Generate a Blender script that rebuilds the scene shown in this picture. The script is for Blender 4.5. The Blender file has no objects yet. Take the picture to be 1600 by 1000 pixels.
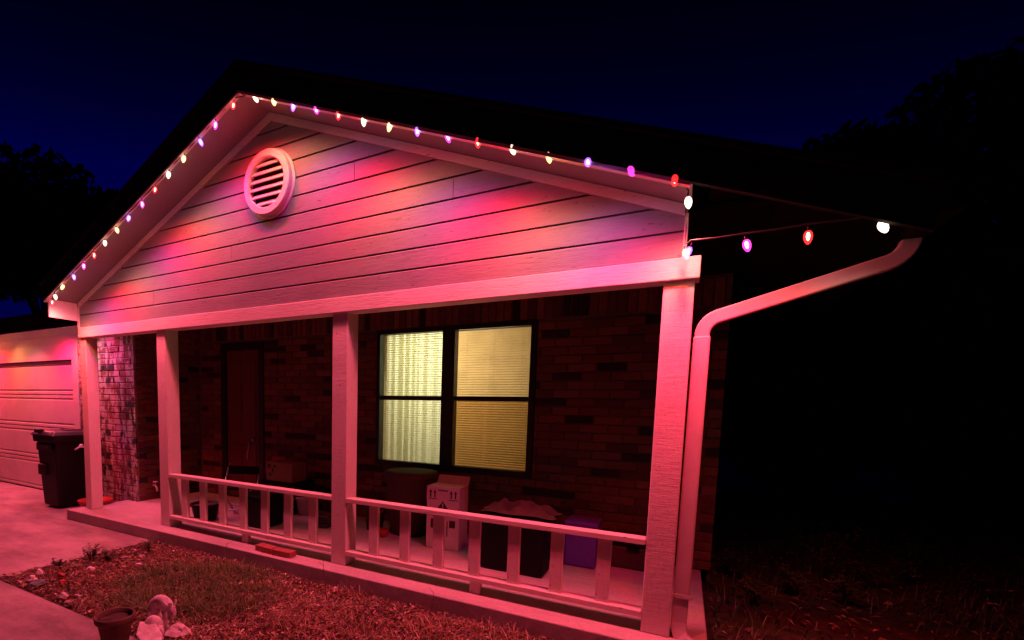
import bpy, math, random
import numpy as np
from mathutils import Vector, Matrix

random.seed(7)
rng = np.random.default_rng(7)
S = bpy.context.scene
C = S.collection

# ------------------------------------------------------------------ camera
cam = bpy.data.cameras.new('camera')
cam_ob = bpy.data.objects.new('camera', cam)
C.objects.link(cam_ob)
S.camera = cam_ob
YAW, PITCH, ROLL = 0.5141, -0.0907, 0.0216
cy, sy, cp, sp, cr, sr = (math.cos(YAW), math.sin(YAW), math.cos(PITCH), math.sin(PITCH), math.cos(ROLL), math.sin(ROLL))
fwd = Vector((-sy * cp, cy * cp, sp))
rt = Vector((cy, sy, 0))
up = rt.cross(fwd)
r2 = rt * cr + up * sr
u2 = rt * -sr + up * cr
m = Matrix((r2, u2, -fwd)).transposed().to_4x4()
m.translation = Vector((0.1529, -3.2193, 1.3479))
cam_ob.matrix_world = m
cam.sensor_width = 36.0
cam.lens = 755.27 / 1600 * 36.0
cam.shift_x = (800 - 639.67) / 1600
cam.shift_y = (705.69 - 500) / 1600
cam.clip_start = 0.05
cam.clip_end = 400

# ------------------------------------------------------------------ world: late dusk sky
W = bpy.data.worlds.new('World')
S.world = W
W.use_nodes = True
nt = W.node_tree
nt.nodes.clear()
wo = nt.nodes.new('ShaderNodeOutputWorld')
bg = nt.nodes.new('ShaderNodeBackground')
sky = nt.nodes.new('ShaderNodeTexSky')
sky.sky_type = 'NISHITA'
sky.sun_disc = False
sky.sun_elevation = math.radians(1.0)
sky.sun_rotation = math.radians(200)
tint = nt.nodes.new('ShaderNodeMix')
tint.data_type = 'RGBA'
tint.blend_type = 'MULTIPLY'
tint.inputs[0].default_value = 1.0
tint.inputs[7].default_value = (0.004, 0.004, 1.0, 1)
nt.links.new(sky.outputs[0], tint.inputs[6])
# the dusk sky darkens towards the zenith
tcw = nt.nodes.new('ShaderNodeTexCoord')
sep = nt.nodes.new('ShaderNodeSeparateXYZ')
nt.links.new(tcw.outputs['Generated'], sep.inputs[0])
def wm(op, a, b_):
    n_ = nt.nodes.new('ShaderNodeMath'); n_.operation = op
    for k_, v_ in ((0, a), (1, b_)):
        if v_ is None: continue
        if isinstance(v_, float): n_.inputs[k_].default_value = v_
        else: nt.links.new(v_, n_.inputs[k_])
    return n_.outputs[0]
# last glow lies low and to the left: smooth fall towards zenith and towards the right
ex_ = wm('ADD', wm('MULTIPLY', sep.outputs[2], -9.5), 1.32)
ex_ = wm('ADD', ex_, wm('MULTIPLY', sep.outputs[0], -2.1))
ex_ = wm('ADD', ex_, wm('MULTIPLY', sep.outputs[1], 2.1))
ex_ = wm('EXPONENT', wm('MINIMUM', ex_, 0.45), None)
rp_out = wm('MULTIPLY', ex_, 1.08)
dk = nt.nodes.new('ShaderNodeMix')
dk.data_type = 'RGBA'
dk.blend_type = 'MULTIPLY'
dk.inputs[0].default_value = 1.0
nt.links.new(tint.outputs[2], dk.inputs[6])
nt.links.new(rp_out, dk.inputs[7])
nt.links.new(dk.outputs[2], bg.inputs[0])
bg.inputs[1].default_value = 0.05
nt.links.new(bg.outputs[0], wo.inputs[0])

# ------------------------------------------------------------------ view
S.view_settings.view_transform = 'Standard'
S.view_settings.look = 'None'
S.view_settings.exposure = 0.0
S.view_settings.gamma = 1.0
S.view_settings.use_curve_mapping = False
S.render.engine = 'CYCLES'
S.cycles.use_denoising = True
S.cycles.max_bounces = 8
S.cycles.sample_clamp_indirect = 4.0
S.cycles.caustics_reflective = False
S.cycles.caustics_refractive = False

BULB_W = 30.0      # watts of one bulb's lamp

# ------------------------------------------------------------------ material helpers
def new_mat(name):
    mt = bpy.data.materials.new(name)
    mt.use_nodes = True
    return mt, mt.node_tree, mt.node_tree.nodes['Principled BSDF']

def N(t, kind, **kw):
    n = t.nodes.new(kind)
    for k, v in kw.items():
        setattr(n, k, v)
    return n

def ramp(t, fac, stops):
    r = N(t, 'ShaderNodeValToRGB')
    e = r.color_ramp.elements
    e[0].position, e[0].color = stops[0][0], (*stops[0][1], 1)
    e[1].position, e[1].color = stops[-1][0], (*stops[-1][1], 1)
    for p, c in stops[1:-1]:
        x = e.new(p)
        x.color = (*c, 1)
    t.links.new(fac, r.inputs[0])
    return r.outputs[0]

def noise(t, scale, detail=4, rough=0.55, stretch=None, coord='Object'):
    tc = N(t, 'ShaderNodeTexCoord')
    n = N(t, 'ShaderNodeTexNoise')
    n.inputs['Scale'].default_value = scale
    n.inputs['Detail'].default_value = detail
    n.inputs['Roughness'].default_value = rough
    if stretch:
        mp = N(t, 'ShaderNodeMapping')
        mp.inputs['Scale'].default_value = stretch
        t.links.new(tc.outputs[coord], mp.inputs[0])
        t.links.new(mp.outputs[0], n.inputs[0])
    else:
        t.links.new(tc.outputs[coord], n.inputs[0])
    return n.outputs[0]

def bump(t, b, height, strength=0.3, dist=0.01, prev=None):
    n = N(t, 'ShaderNodeBump')
    n.inputs['Strength'].default_value = strength
    n.inputs['Distance'].default_value = dist
    t.links.new(height, n.inputs['Height'])
    if prev is not None:
        t.links.new(prev, n.inputs['Normal'])
    t.links.new(n.outputs[0], b.inputs['Normal'])
    return n.outputs[0]

def plain(name, col, rough=0.6, var=0.25, scale=12, bs=0.15, metal=0.0, stretch=None):
    mt, t, b = new_mat(name)
    nz = noise(t, scale, 5, 0.6, stretch)
    lo = tuple(c * (1 - var) for c in col)
    hi = tuple(min(1, c * (1 + var)) for c in col)
    t.links.new(ramp(t, nz, [(0.3, lo), (0.7, hi)]), b.inputs['Base Color'])
    b.inputs['Roughness'].default_value = rough
    b.inputs['Metallic'].default_value = metal
    if bs:
        bump(t, b, noise(t, scale * 5, 4, 0.6, stretch), bs, 0.004)
    return mt

def painted_wood(name, col, grain_dir):
    """old paint on rough timber: broad blotches, fine grain, peeling spots"""
    mt, t, b = new_mat(name)
    st = {'x': (0.6, 9, 9), 'z': (9, 9, 0.6)}[grain_dir]
    blot = noise(t, 2.2, 5, 0.6)
    c1 = ramp(t, blot, [(0.3, tuple(c * 0.86 for c in col)), (0.7, col)])
    grain = noise(t, 14, 6, 0.65, st)
    c2 = ramp(t, grain, [(0.33, (0.74, 0.72, 0.70)), (0.48, (1, 1, 1))])
    mx = N(t, 'ShaderNodeMix', data_type='RGBA', blend_type='MULTIPLY')
    mx.inputs[0].default_value = 0.55
    t.links.new(c1, mx.inputs[6]); t.links.new(c2, mx.inputs[7])
    chips = noise(t, 38, 3, 0.5, {'x': (0.5, 2, 2), 'z': (2, 2, 0.6)}[grain_dir])
    c3 = ramp(t, chips, [(0.27, (0.30, 0.26, 0.22)), (0.31, (1, 1, 1))])
    mx2 = N(t, 'ShaderNodeMix', data_type='RGBA', blend_type='MULTIPLY')
    mx2.inputs[0].default_value = 0.8
    t.links.new(mx.outputs[2], mx2.inputs[6]); t.links.new(c3, mx2.inputs[7])
    t.links.new(mx2.outputs[2], b.inputs['Base Color'])
    b.inputs['Roughness'].default_value = 0.62
    p = bump(t, b, grain, 0.42, 0.006)
    if grain_dir == 'z':
        p = bump(t, b, noise(t, 7, 7, 0.75, (1.2, 1.2, 9)), 0.38, 0.008, p)
    p = bump(t, b, noise(t, 5, 4, 0.5), 0.25, 0.02, p)
    bump(t, b, chips, 0.2, 0.004, p)
    return mt

def brick_mat(name, smear, per_island):
    mt, t, b = new_mat(name)
    if per_island:
        g = N(t, 'ShaderNodeNewGeometry')
        rnd = g.outputs['Random Per Island']
    else:
        rnd = N(t, 'ShaderNodeObjectInfo').outputs['Random']
    base = ramp(t, rnd, [(0.0, (0.11, 0.04, 0.028)), (0.3, (0.20, 0.075, 0.05)), (0.55, (0.27, 0.12, 0.08)),
                         (0.84, (0.15, 0.06, 0.042)), (0.87, (0.04, 0.025, 0.02)), (1.0, (0.025, 0.018, 0.016))])
    nz = noise(t, 26, 5, 0.65, coord='Object' if per_island else 'Generated')
    c2 = ramp(t, nz, [(0.3, (0.6, 0.6, 0.6)), (0.65, (1.1, 1.1, 1.1))])
    mx = N(t, 'ShaderNodeMix', data_type='RGBA', blend_type='MULTIPLY')
    mx.inputs[0].default_value = 1
    t.links.new(base, mx.inputs[6]); t.links.new(c2, mx.inputs[7])
    out = mx.outputs[2]
    if smear:
        g2 = N(t, 'ShaderNodeNewGeometry')
        n2 = N(t, 'ShaderNodeTexNoise')
        n2.inputs['Scale'].default_value = 7.5
        n2.inputs['Detail'].default_value = 3
        mp = N(t, 'ShaderNodeMapping')
        mp.inputs['Scale'].default_value = (2.2, 1, 0.8)
        t.links.new(g2.outputs['Position'], mp.inputs[0]); t.links.new(mp.outputs[0], n2.inputs[0])
        f = ramp(t, n2.outputs[0], [(0.47, (0, 0, 0)), (0.55, (1, 1, 1))])
        m2 = N(t, 'ShaderNodeMix', data_type='RGBA')
        m2.inputs[7].default_value = (0.50, 0.43, 0.38, 1)
        t.links.new(f, m2.inputs[0]); t.links.new(out, m2.inputs[6])
        out = m2.outputs[2]
    t.links.new(out, b.inputs['Base Color'])
    b.inputs['Roughness'].default_value = 0.88
    bump(t, b, nz, 0.5, 0.006)
    return mt

def concrete(name, col, stain=0.35):
    mt, t, b = new_mat(name)
    big = noise(t, 1.3, 7, 0.66, (0.7, 1.6, 1))
    fine = noise(t, 55, 4, 0.6)
    c1 = ramp(t, big, [(0.32, tuple(c * (1 - stain) for c in col)), (0.62, col)])
    c2 = ramp(t, fine, [(0.3, (0.82, 0.82, 0.82)), (0.7, (1.06, 1.06, 1.06))])
    mx = N(t, 'ShaderNodeMix', data_type='RGBA', blend_type='MULTIPLY')
    mx.inputs[0].default_value = 1
    t.links.new(c1, mx.inputs[6]); t.links.new(c2, mx.inputs[7])
    t.links.new(mx.outputs[2], b.inputs['Base Color'])
    b.inputs['Roughness'].default_value = 0.85
    p = bump(t, b, noise(t, 6, 6, 0.6), 0.25, 0.02)
    bump(t, b, fine, 0.25, 0.004, p)
    return mt

def emit_mat(name, col, strength):
    mt = bpy.data.materials.new(name)
    mt.use_nodes = True
    t = mt.node_tree
    t.nodes.clear()
    o = N(t, 'ShaderNodeOutputMaterial')
    e = N(t, 'ShaderNodeEmission')
    e.inputs[0].default_value = (*col, 1)
    e.inputs[1].default_value = strength
    t.links.new(e.outputs[0], o.inputs[0])
    return mt

def shell_mat(name, col, strength):
    """coloured bulb glass: glows at its edge, lets the hot filament show through"""
    mt = bpy.data.materials.new(name)
    mt.use_nodes = True
    t = mt.node_tree
    t.nodes.clear()
    o = N(t, 'ShaderNodeOutputMaterial')
    e = N(t, 'ShaderNodeEmission')
    e.inputs[0].default_value = (*col, 1)
    e.inputs[1].default_value = strength
    tr = N(t, 'ShaderNodeBsdfTransparent')
    mx = N(t, 'ShaderNodeMixShader')
    mx.inputs[0].default_value = 0.45
    t.links.new(tr.outputs[0], mx.inputs[1]); t.links.new(e.outputs[0], mx.inputs[2])
    t.links.new(mx.outputs[0], o.inputs[0])
    return mt

def glass_mat(name, tintc=(1, 1, 1), gl=0.08, film=0.0):
    mt = bpy.data.materials.new(name)
    mt.use_nodes = True
    t = mt.node_tree
    t.nodes.clear()
    o = N(t, 'ShaderNodeOutputMaterial')
    tr = N(t, 'ShaderNodeBsdfTransparent')
    tr.inputs[0].default_value = (*tintc, 1)
    gl_ = N(t, 'ShaderNodeBsdfGlossy')
    gl_.inputs['Roughness'].default_value = 0.03
    mx = N(t, 'ShaderNodeMixShader')
    mx.inputs[0].default_value = gl
    t.links.new(tr.outputs[0], mx.inputs[1]); t.links.new(gl_.outputs[0], mx.inputs[2])
    t.links.new(mx.outputs[0], o.inputs[0])
    return mt

def translucent(name, col, mixd=0.35, stretch=None):
    mt = bpy.data.materials.new(name)
    mt.use_nodes = True
    t = mt.node_tree
    t.nodes.clear()
    o = N(t, 'ShaderNodeOutputMaterial')
    a = N(t, 'ShaderNodeBsdfTranslucent')
    d = N(t, 'ShaderNodeBsdfDiffuse')
    nz = noise(t, 6, 3, 0.5, stretch)
    c = ramp(t, nz, [(0.3, tuple(x * 0.85 for x in col)), (0.7, col)])
    t.links.new(c, a.inputs[0]); t.links.new(c, d.inputs[0])
    mx = N(t, 'ShaderNodeMixShader')
    mx.inputs[0].default_value = mixd
    t.links.new(a.outputs[0], mx.inputs[1]); t.links.new(d.outputs[0], mx.inputs[2])
    t.links.new(mx.outputs[0], o.inputs[0])
    return mt

def leaf_mat(name, cols, rough=0.6):
    mt, t, b = new_mat(name)
    g = N(t, 'ShaderNodeNewGeometry')
    st = [(i / (len(cols) - 1), c) for i, c in enumerate(cols)]
    t.links.new(ramp(t, g.outputs['Random Per Island'], st), b.inputs['Base Color'])
    b.inputs['Roughness'].default_value = rough
    return mt

M = {}
PAINT = (0.78, 0.67, 0.60)
SIDING = (0.28, 0.265, 0.255)
M['paint_z'] = painted_wood('cream_paint_upright', PAINT, 'z')
M['paint_x'] = painted_wood('cream_paint_level', PAINT, 'x')
M['siding'] = painted_wood('tan_siding_paint', SIDING, 'x')
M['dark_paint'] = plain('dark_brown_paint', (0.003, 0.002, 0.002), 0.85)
M['shingle'] = plain('dark_shingles', (0.006, 0.005, 0.005), 0.9, 0.4, 20, 0.4)
M['brick'] = brick_mat('porch_bricks', False, False)
M['brick_joined'] = brick_mat('porch_bricks_joined', False, True)
M['brick_smear'] = brick_mat('mortar_smeared_bricks', True, False)
M['brick_smear_joined'] = brick_mat('mortar_smeared_bricks_joined', True, True)
M['mortar'] = plain('grey_mortar', (0.13, 0.10, 0.085), 0.95, 0.25, 20, 0.4)
M['mortar_pale'] = plain('pale_mortar', (0.42, 0.37, 0.33), 0.95, 0.25, 20, 0.4)
M['slab'] = concrete('porch_concrete', (0.60, 0.50, 0.47), 0.35)
M['drive'] = concrete('driveway_concrete', (0.42, 0.34, 0.31), 0.65)
M['soil'] = plain('dry_soil', (0.06, 0.036, 0.025), 0.95, 0.6, 9, 0.6)
M['black_frame'] = plain('black_window_frame', (0.012, 0.011, 0.010), 0.5, 0.2)
M['door'] = plain('dark_red_door_paint', (0.13, 0.035, 0.025), 0.45, 0.12, 5, 0.1)
M['glass'] = glass_mat('clear_glass', (0.97, 0.97, 0.95), 0.05)
M['screen'] = glass_mat('darkening_screen', (0.84, 0.74, 0.60), 0.02)  # brown tint that dims the pane behind it
M['curtain'] = translucent('cream_curtain', (0.93, 0.92, 0.68), 0.25, (8, 1, 0.5))
M['slat'] = translucent('cream_blind_slat', (0.84, 0.81, 0.58), 0.4)
M['slat_tan'] = translucent('tan_blind_slat', (0.70, 0.47, 0.22), 0.25)
M['room'] = plain('room_wall_paint', (0.55, 0.42, 0.26), 0.8, 0.1)
M['gutter'] = plain('dark_gutter_metal', (0.005, 0.004, 0.004), 0.7)
M['spout'] = plain('cream_spout_metal', (0.62, 0.55, 0.50), 0.5, 0.10, 6, 0.04)
M['garage'] = plain('garage_door_paint', (0.66, 0.58, 0.53), 0.5, 0.10, 3, 0.05)
M['bin'] = plain('dark_bin_plastic', (0.007, 0.006, 0.006), 0.5, 0.15, 30, 0.08)
M['bin_lid'] = plain('dark_bin_lid_plastic', (0.035, 0.03, 0.03), 0.38, 0.15, 30, 0.08)
M['metal'] = plain('worn_steel', (0.45, 0.43, 0.42), 0.35, 0.2, 20, 0.05, 0.9)
for k_ in ('bin', 'tote', 'dark_paint', 'shingle', 'gutter'):
    if k_ in M: M[k_].node_tree.nodes['Principled BSDF'].inputs['Specular IOR Level'].default_value = 0.18
M['white_plastic'] = plain('white_plastic', (0.72, 0.70, 0.68), 0.45, 0.08)
M['card'] = plain('pale_cardboard', (0.58, 0.50, 0.44), 0.8, 0.1, 8, 0.06)
M['card_brown'] = plain('brown_cardboard', (0.22, 0.13, 0.08), 0.85, 0.12, 8, 0.06)
M['ink'] = plain('black_ink', (0.03, 0.02, 0.02), 0.7, 0.1)
M['tote'] = plain('black_tote_plastic', (0.003, 0.003, 0.0035), 0.6, 0.2)
M['tote'].node_tree.nodes['Principled BSDF'].inputs['Specular IOR Level'].default_value = 0.18
M['purple'] = plain('violet_tote_plastic', (0.12, 0.05, 0.42), 0.4, 0.1)
M['barrel'] = plain('grey_brown_barrel_plastic', (0.06, 0.03, 0.025), 0.7, 0.15)
M['red_plastic'] = plain('red_plastic', (0.45, 0.04, 0.03), 0.45, 0.1)
M['cloth'] = plain('brown_cloth', (0.12, 0.055, 0.04), 0.9, 0.3, 10, 0.3)
M['clay'] = plain('terracotta_clay', (0.11, 0.055, 0.04), 0.85, 0.3, 14, 0.2)
M['statue'] = plain('weathered_statue_stone', (0.62, 0.56, 0.54), 0.85, 0.35, 18, 0.5)
M['rock_white'] = plain('white_rock', (0.68, 0.62, 0.58), 0.85, 0.2, 12, 0.4)
M['rock_red'] = plain('red_rock', (0.45, 0.07, 0.05), 0.8, 0.2, 12, 0.4)
M['rock_green'] = plain('grey_green_rock', (0.10, 0.16, 0.14), 0.7, 0.2, 12, 0.3)
M['rock_tan'] = plain('tan_rock', (0.42, 0.32, 0.25), 0.85, 0.3, 12, 0.4)
M['loose_brick'] = plain('loose_red_brick', (0.34, 0.10, 0.07), 0.9, 0.25, 22, 0.5)
M['dry_grass'] = leaf_mat('dry_grass_blades', [(0.22, 0.12, 0.06), (0.42, 0.28, 0.16), (0.12, 0.06, 0.03), (0.66, 0.50, 0.34)], 0.8)
M['green_grass'] = leaf_mat('green_grass_blades', [(0.06, 0.11, 0.02), (0.12, 0.19, 0.035), (0.17, 0.20, 0.05), (0.05, 0.09, 0.02)], 0.7)
M['litter'] = leaf_mat('dead_leaves', [(0.06, 0.03, 0.018), (0.16, 0.08, 0.045), (0.30, 0.16, 0.08), (0.20, 0.10, 0.05), (0.46, 0.30, 0.18), (0.70, 0.55, 0.42)], 0.8)
M['weed'] = leaf_mat('weed_leaves', [(0.04, 0.07, 0.02), (0.07, 0.10, 0.03), (0.10, 0.10, 0.04), (0.05, 0.08, 0.025)], 0.5)
M['tree_leaf'] = leaf_mat('tree_leaves', [(0.025, 0.04, 0.012), (0.04, 0.06, 0.02), (0.055, 0.07, 0.025), (0.03, 0.05, 0.015)], 0.6)
M['bark'] = plain('dark_bark', (0.06, 0.045, 0.035), 0.95, 0.4, 14, 0.6)
M['cord'] = plain('green_black_cord', (0.02, 0.025, 0.02), 0.6, 0.1)

# ------------------------------------------------------------------ mesh helpers
class MB:
    def __init__(s):
        s.v, s.f, s.sm = [], [], []
    def add(s, vs, fs, smooth=False):
        o = len(s.v)
        s.v += [tuple(p) for p in vs]
        s.f += [tuple(i + o for i in f) for f in fs]
        s.sm += [smooth] * len(fs)
    def box(s, x0, x1, y0, y1, z0, z1):
        s.add([(x0, y0, z0), (x1, y0, z0), (x1, y1, z0), (x0, y1, z0), (x0, y0, z1), (x1, y0, z1), (x1, y1, z1), (x0, y1, z1)],
              [(0, 3, 2, 1), (4, 5, 6, 7), (0, 1, 5, 4), (1, 2, 6, 5), (2, 3, 7, 6), (3, 0, 4, 7)])
    def prism(s, poly, axis, a0, a1):
        """poly: counter-clockwise points in the other two axes"""
        n = len(poly)
        def P(p, a):
            return {'x': (a, p[0], p[1]), 'y': (p[0], a, p[1]), 'z': (p[0], p[1], a)}[axis]
        vs = [P(p, a0) for p in poly] + [P(p, a1) for p in poly]
        fs = [tuple(range(n)), tuple(range(2 * n - 1, n - 1, -1))]
        for i in range(n):
            j = (i + 1) % n
            fs.append((i, i + n, j + n, j))
        s.add(vs, fs)
    def tube(s, pts, r, n=8, r_end=None, caps=True):
        pts = [Vector(p) for p in pts]
        m_ = len(pts)
        vs, fs = [], []
        ref = Vector((0.13, 0.21, 0.97))
        for i, p in enumerate(pts):
            d = (pts[min(i + 1, m_ - 1)] - pts[max(i - 1, 0)]).normalized()
            a = d.cross(ref)
            if a.length < 1e-4:
                a = d.cross(Vector((1, 0, 0)))
            a.normalize(); b = d.cross(a)
            rr = r if r_end is None else r + (r_end - r) * i / (m_ - 1)
            if isinstance(r, (list, tuple)):
                rr = r[i]
            for k in range(n):
                t_ = 2 * math.pi * k / n
                vs.append(p + a * math.cos(t_) * rr + b * math.sin(t_) * rr)
        for i in range(m_ - 1):
            for k in range(n):
                k2 = (k + 1) % n
                fs.append((i * n + k, i * n + k2, (i + 1) * n + k2, (i + 1) * n + k))
        if caps:
            fs.append(tuple(range(n - 1, -1, -1))); fs.append(tuple((m_ - 1) * n + k for k in range(n)))
        s.add(vs, fs, True)
    def ribbon_tube(s, pts, w, d, wdir):
        """rectangular pipe along pts (in a plane whose normal is wdir)"""
        pts = [Vector(p) for p in pts]
        wd = Vector(wdir).normalized()
        vs, fs = [], []
        m_ = len(pts)
        for i, p in enumerate(pts):
            t_ = (pts[min(i + 1, m_ - 1)] - pts[max(i - 1, 0)]).normalized()
            nn = wd.cross(t_).normalized()
            for a, b in ((-1, -1), (1, -1), (1, 1), (-1, 1)):
                vs.append(p + nn * (a * w / 2) + wd * (b * d / 2))
        for i in range(m_ - 1):
            for k in range(4):
                k2 = (k + 1) % 4
                fs.append((i * 4 + k, i * 4 + k2, (i + 1) * 4 + k2, (i + 1) * 4 + k))
        fs.append((3, 2, 1, 0)); fs.append(tuple((m_ - 1) * 4 + k for k in range(4)))
        s.add(vs, fs)
    def lathe(s, prof, n=24, c=(0, 0, 0), smooth=True, squash=1.0):
        vs, fs = [], []
        for r, z in prof:
            for k in range(n):
                t_ = 2 * math.pi * k / n
                vs.append((c[0] + r * math.cos(t_), c[1] + r * math.sin(t_) * squash, c[2] + z))
        for i in range(len(prof) - 1):
            for k in range(n):
                k2 = (k + 1) % n
                fs.append((i * n + k, i * n + k2, (i + 1) * n + k2, (i + 1) * n + k))
        s.add(vs, fs, smooth)
    def blob(s, c, r, seed=0, amp=0.2, seg=10, rings=7):
        """lumpy stone, radii r = (rx, ry, rz)"""
        rr = random.Random(seed)
        ph = [rr.uniform(0, 6.28) for _ in range(6)]
        fr = [rr.uniform(1.2, 3.0) for _ in range(6)]
        vs, fs = [], []
        for i in range(rings + 1):
            th = math.pi * i / rings
            for k in range(seg):
                p = 2 * math.pi * k / seg
                d = Vector((math.sin(th) * math.cos(p), math.sin(th) * math.sin(p), math.cos(th)))
                q = 1 + amp * (math.sin(fr[0] * d.x * 3 + ph[0]) + math.sin(fr[1] * d.y * 3 + ph[1]) + math.sin(fr[2] * d.z * 3 + ph[2])) / 2
                vs.append((c[0] + d.x * r[0] * q, c[1] + d.y * r[1] * q, c[2] + d.z * r[2] * q))
        for i in range(rings):
            for k in range(seg):
                k2 = (k + 1) % seg
                fs.append((i * seg + k, (i + 1) * seg + k, (i + 1) * seg + k2, i * seg + k2))
        s.add(vs, fs, True)
    def mesh(s, name, mat):
        me = bpy.data.meshes.new(name)
        me.from_pydata(s.v, [], s.f)
        me.materials.append(mat)
        if any(s.sm):
            me.polygons.foreach_set('use_smooth', s.sm)
        me.update()
        return me
    def build(s, name, mat, parent=None, loc=None, bevel=0.0, **props):
        o = bpy.data.objects.new(name, s.mesh(name, mat))
        C.objects.link(o)
        if loc is not None:
            o.location = loc
        if parent is not None:
            o.parent = parent
        if bevel:
            b = o.modifiers.new('edge', 'BEVEL')
            b.width = bevel; b.segments = 2; b.limit_method = 'ANGLE'
            b.harden_normals = False
        for k, v in props.items():
            o[k] = v
        return o

def link_mesh(name, me, parent, loc=(0, 0, 0), rot=(0, 0, 0)):
    o = bpy.data.objects.new(name, me)
    C.objects.link(o)
    o.location = loc; o.rotation_euler = rot
    o.scale = (0.6, 0.6, 0.8)
    if parent is not None:
        o.parent = parent
    return o

def empty(name, loc=(0, 0, 0), parent=None, **props):
    o = bpy.data.objects.new(name, None)
    o.empty_display_size = 0.1
    C.objects.link(o)
    o.location = loc
    if parent is not None:
        o.parent = parent
    for k, v in props.items():
        o[k] = v
    return o

def B(name, mat, x0, x1, y0, y1, z0, z1, parent=None, bevel=0.0, **props):
    """a box whose origin lies at its own centre"""
    c = ((x0 + x1) / 2, (y0 + y1) / 2, (z0 + z1) / 2)
    b = MB(); b.box(x0 - c[0], x1 - c[0], y0 - c[1], y1 - c[1], z0 - c[2], z1 - c[2])
    return b.build(name, mat, parent, c, bevel, **props)

G = -0.12    # level of the ground round the porch slab
# rake line: level of the soffit across the gable
def zs(x): return 3.835 - 0.4167 * abs(x + 3.085)

# ------------------------------------------------------------------ the setting: ground, slabs
b = MB()
b.add([(-120, -30, G - 0.02), (60, -30, G - 0.02), (60, 150, G - 0.02), (-120, 150, G - 0.02)], [(0, 1, 2, 3)])
b.build('ground', M['soil'], kind='structure')
B('porch_slab', M['slab'], -6.44, 0.36, -0.165, 1.60, G - 0.3, 0.0, bevel=0.008, kind='structure')
b = MB()
b.prism([(-30, -30), (-4.69, -30), (-4.69, -0.171), (-6.446, -0.171), (-6.446, 0.62), (-30, 0.62)], 'z', G - 0.2, G)
b.build('driveway', M['drive'], kind='structure')
B('walkway', M['drive'], -4.685, 6, -3.6, -1.52, G - 0.2, G - 0.004, kind='structure')

# ------------------------------------------------------------------ the house
house = empty('house', (-3, 0.6, 0), label='brick house with cream lap-sided gable porch trimmed with coloured lights', category='house')
HI = Matrix.Translation((-3, 0.6, 0)).inverted()
def hp(o):
    """make o a part of the house without moving it"""
    o.parent = house
    o.matrix_parent_inverse = HI
    return o

# posts
PX = [-6.3147, -4.7934, -2.4201, 0.0]
PW = [0.135, 0.153, 0.153, 0.158]
for x, w in zip(PX, PW):
    hp(B('porch_post', M['paint_z'], x, x + w, 0.0, w, 0.002, 2.12, bevel=0.006))
# beam under the siding, and the trim strip it carries
hp(B('porch_beam', M['paint_x'], -6.285, 0.180, -0.032, 0.10, 2.103, 2.224, bevel=0.005))
# gable backing, planks lapped over one another
gable = hp(empty('gable_siding', (-3.085, 0, 2.23)))
GI = Matrix.Translation((-3.085, 0, 2.23)).inverted()
XL, XR = -6.255, 0.085
gb = MB()
gb.prism([(XL, 2.225), (XR, 2.225), (XR, zs(XR) - 0.03), (-3.085, zs(-3.085) - 0.03), (XL, zs(XL) - 0.03)], 'y', 0.0, 0.08)
o = gb.build('backing_board', M['paint_x']); o.parent = gable; o.matrix_parent_inverse = GI
EXPO = 0.1465
def half_width_at(z):
    """half width of the gable under its trim at level z"""
    h = (3.835 - 0.03 - z) / 0.4167
    return min(3.17, h)
k = 0
z0 = 2.229
while z0 < 3.76:
    z1 = min(z0 + EXPO, 3.80)
    zt = z1 - 0.006
    zk = 3.805 - 0.4167 * 3.17
    h0, h1 = half_width_at(z0), half_width_at(zt)
    spans = [(None, None)]
    if k == 1: spans = [(None, -4.79), (-4.785, None)]
    if k == 3: spans = [(None, -3.60), (-3.596, None)]
    if k == 6: spans = [(None, -2.2), (-2.196, None)]
    if k == 4: spans = [(None, -1.35), (-1.346, None)]
    for a, c in spans:
        lv = [(z0, -0.020), (zt - 0.013, -0.021), (zt, -0.006)]
        if z0 < zk < zt - 0.013: lv.insert(1, (zk, -0.020))
        rows = []
        for zz_, yy_ in lv:
            h = half_width_at(zz_)
            xa_, xb_ = -3.085 - h, -3.085 + h
            if c is not None: xb_ = min(xb_, c)
            if a is not None: xa_ = max(xa_, a)
            if xb_ > xa_: rows.append((xa_, xb_, yy_, zz_))
        mb = MB()
        vs, fs = [], []
        for xa_, xb_, yy_, zz_ in rows: vs += [(xa_, yy_, zz_), (xb_, yy_, zz_), (xb_, 0.0005, zz_), (xa_, 0.0005, zz_)]
        for r_ in range(len(rows) - 1):
            o_ = r_ * 4
            for e_ in range(4): fs.append((o_ + e_, o_ + (e_ + 1) % 4, o_ + 4 + (e_ + 1) % 4, o_ + 4 + e_))
        fs.append((3, 2, 1, 0)); o_ = (len(rows) - 1) * 4; fs.append((o_, o_ + 1, o_ + 2, o_ + 3))
        mb.add(vs, fs)
        o = mb.build('plank', M['siding']); o.parent = gable; o.matrix_parent_inverse = GI
    z0 += EXPO
    k += 1
# frieze trim under the soffit, along both slopes
for sgn in (-1, 1):
    xe = -3.085 + sgn * 3.17
    xm = -3.085
    mb = MB()
    pts = [(xm, zs(xm) - 0.066), (xe, zs(xe) - 0.066), (xe, zs(xe) - 0.004), (xm, zs(xm) - 0.004)]
    if sgn < 0: pts = pts[::-1]
    mb.prism(pts, 'y', -0.036, -0.0005)
    hp(mb.build('frieze_trim', M['paint_x']))
# corner trim at both ends of the gable
hp(B('corner_trim', M['paint_z'], -6.292, -6.2555, -0.030, 0.08, 2.226, 2.47))
hp(B('corner_trim', M['paint_z'], 0.0855, 0.105, -0.030, 0.08, 2.226, 2.46))
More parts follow.
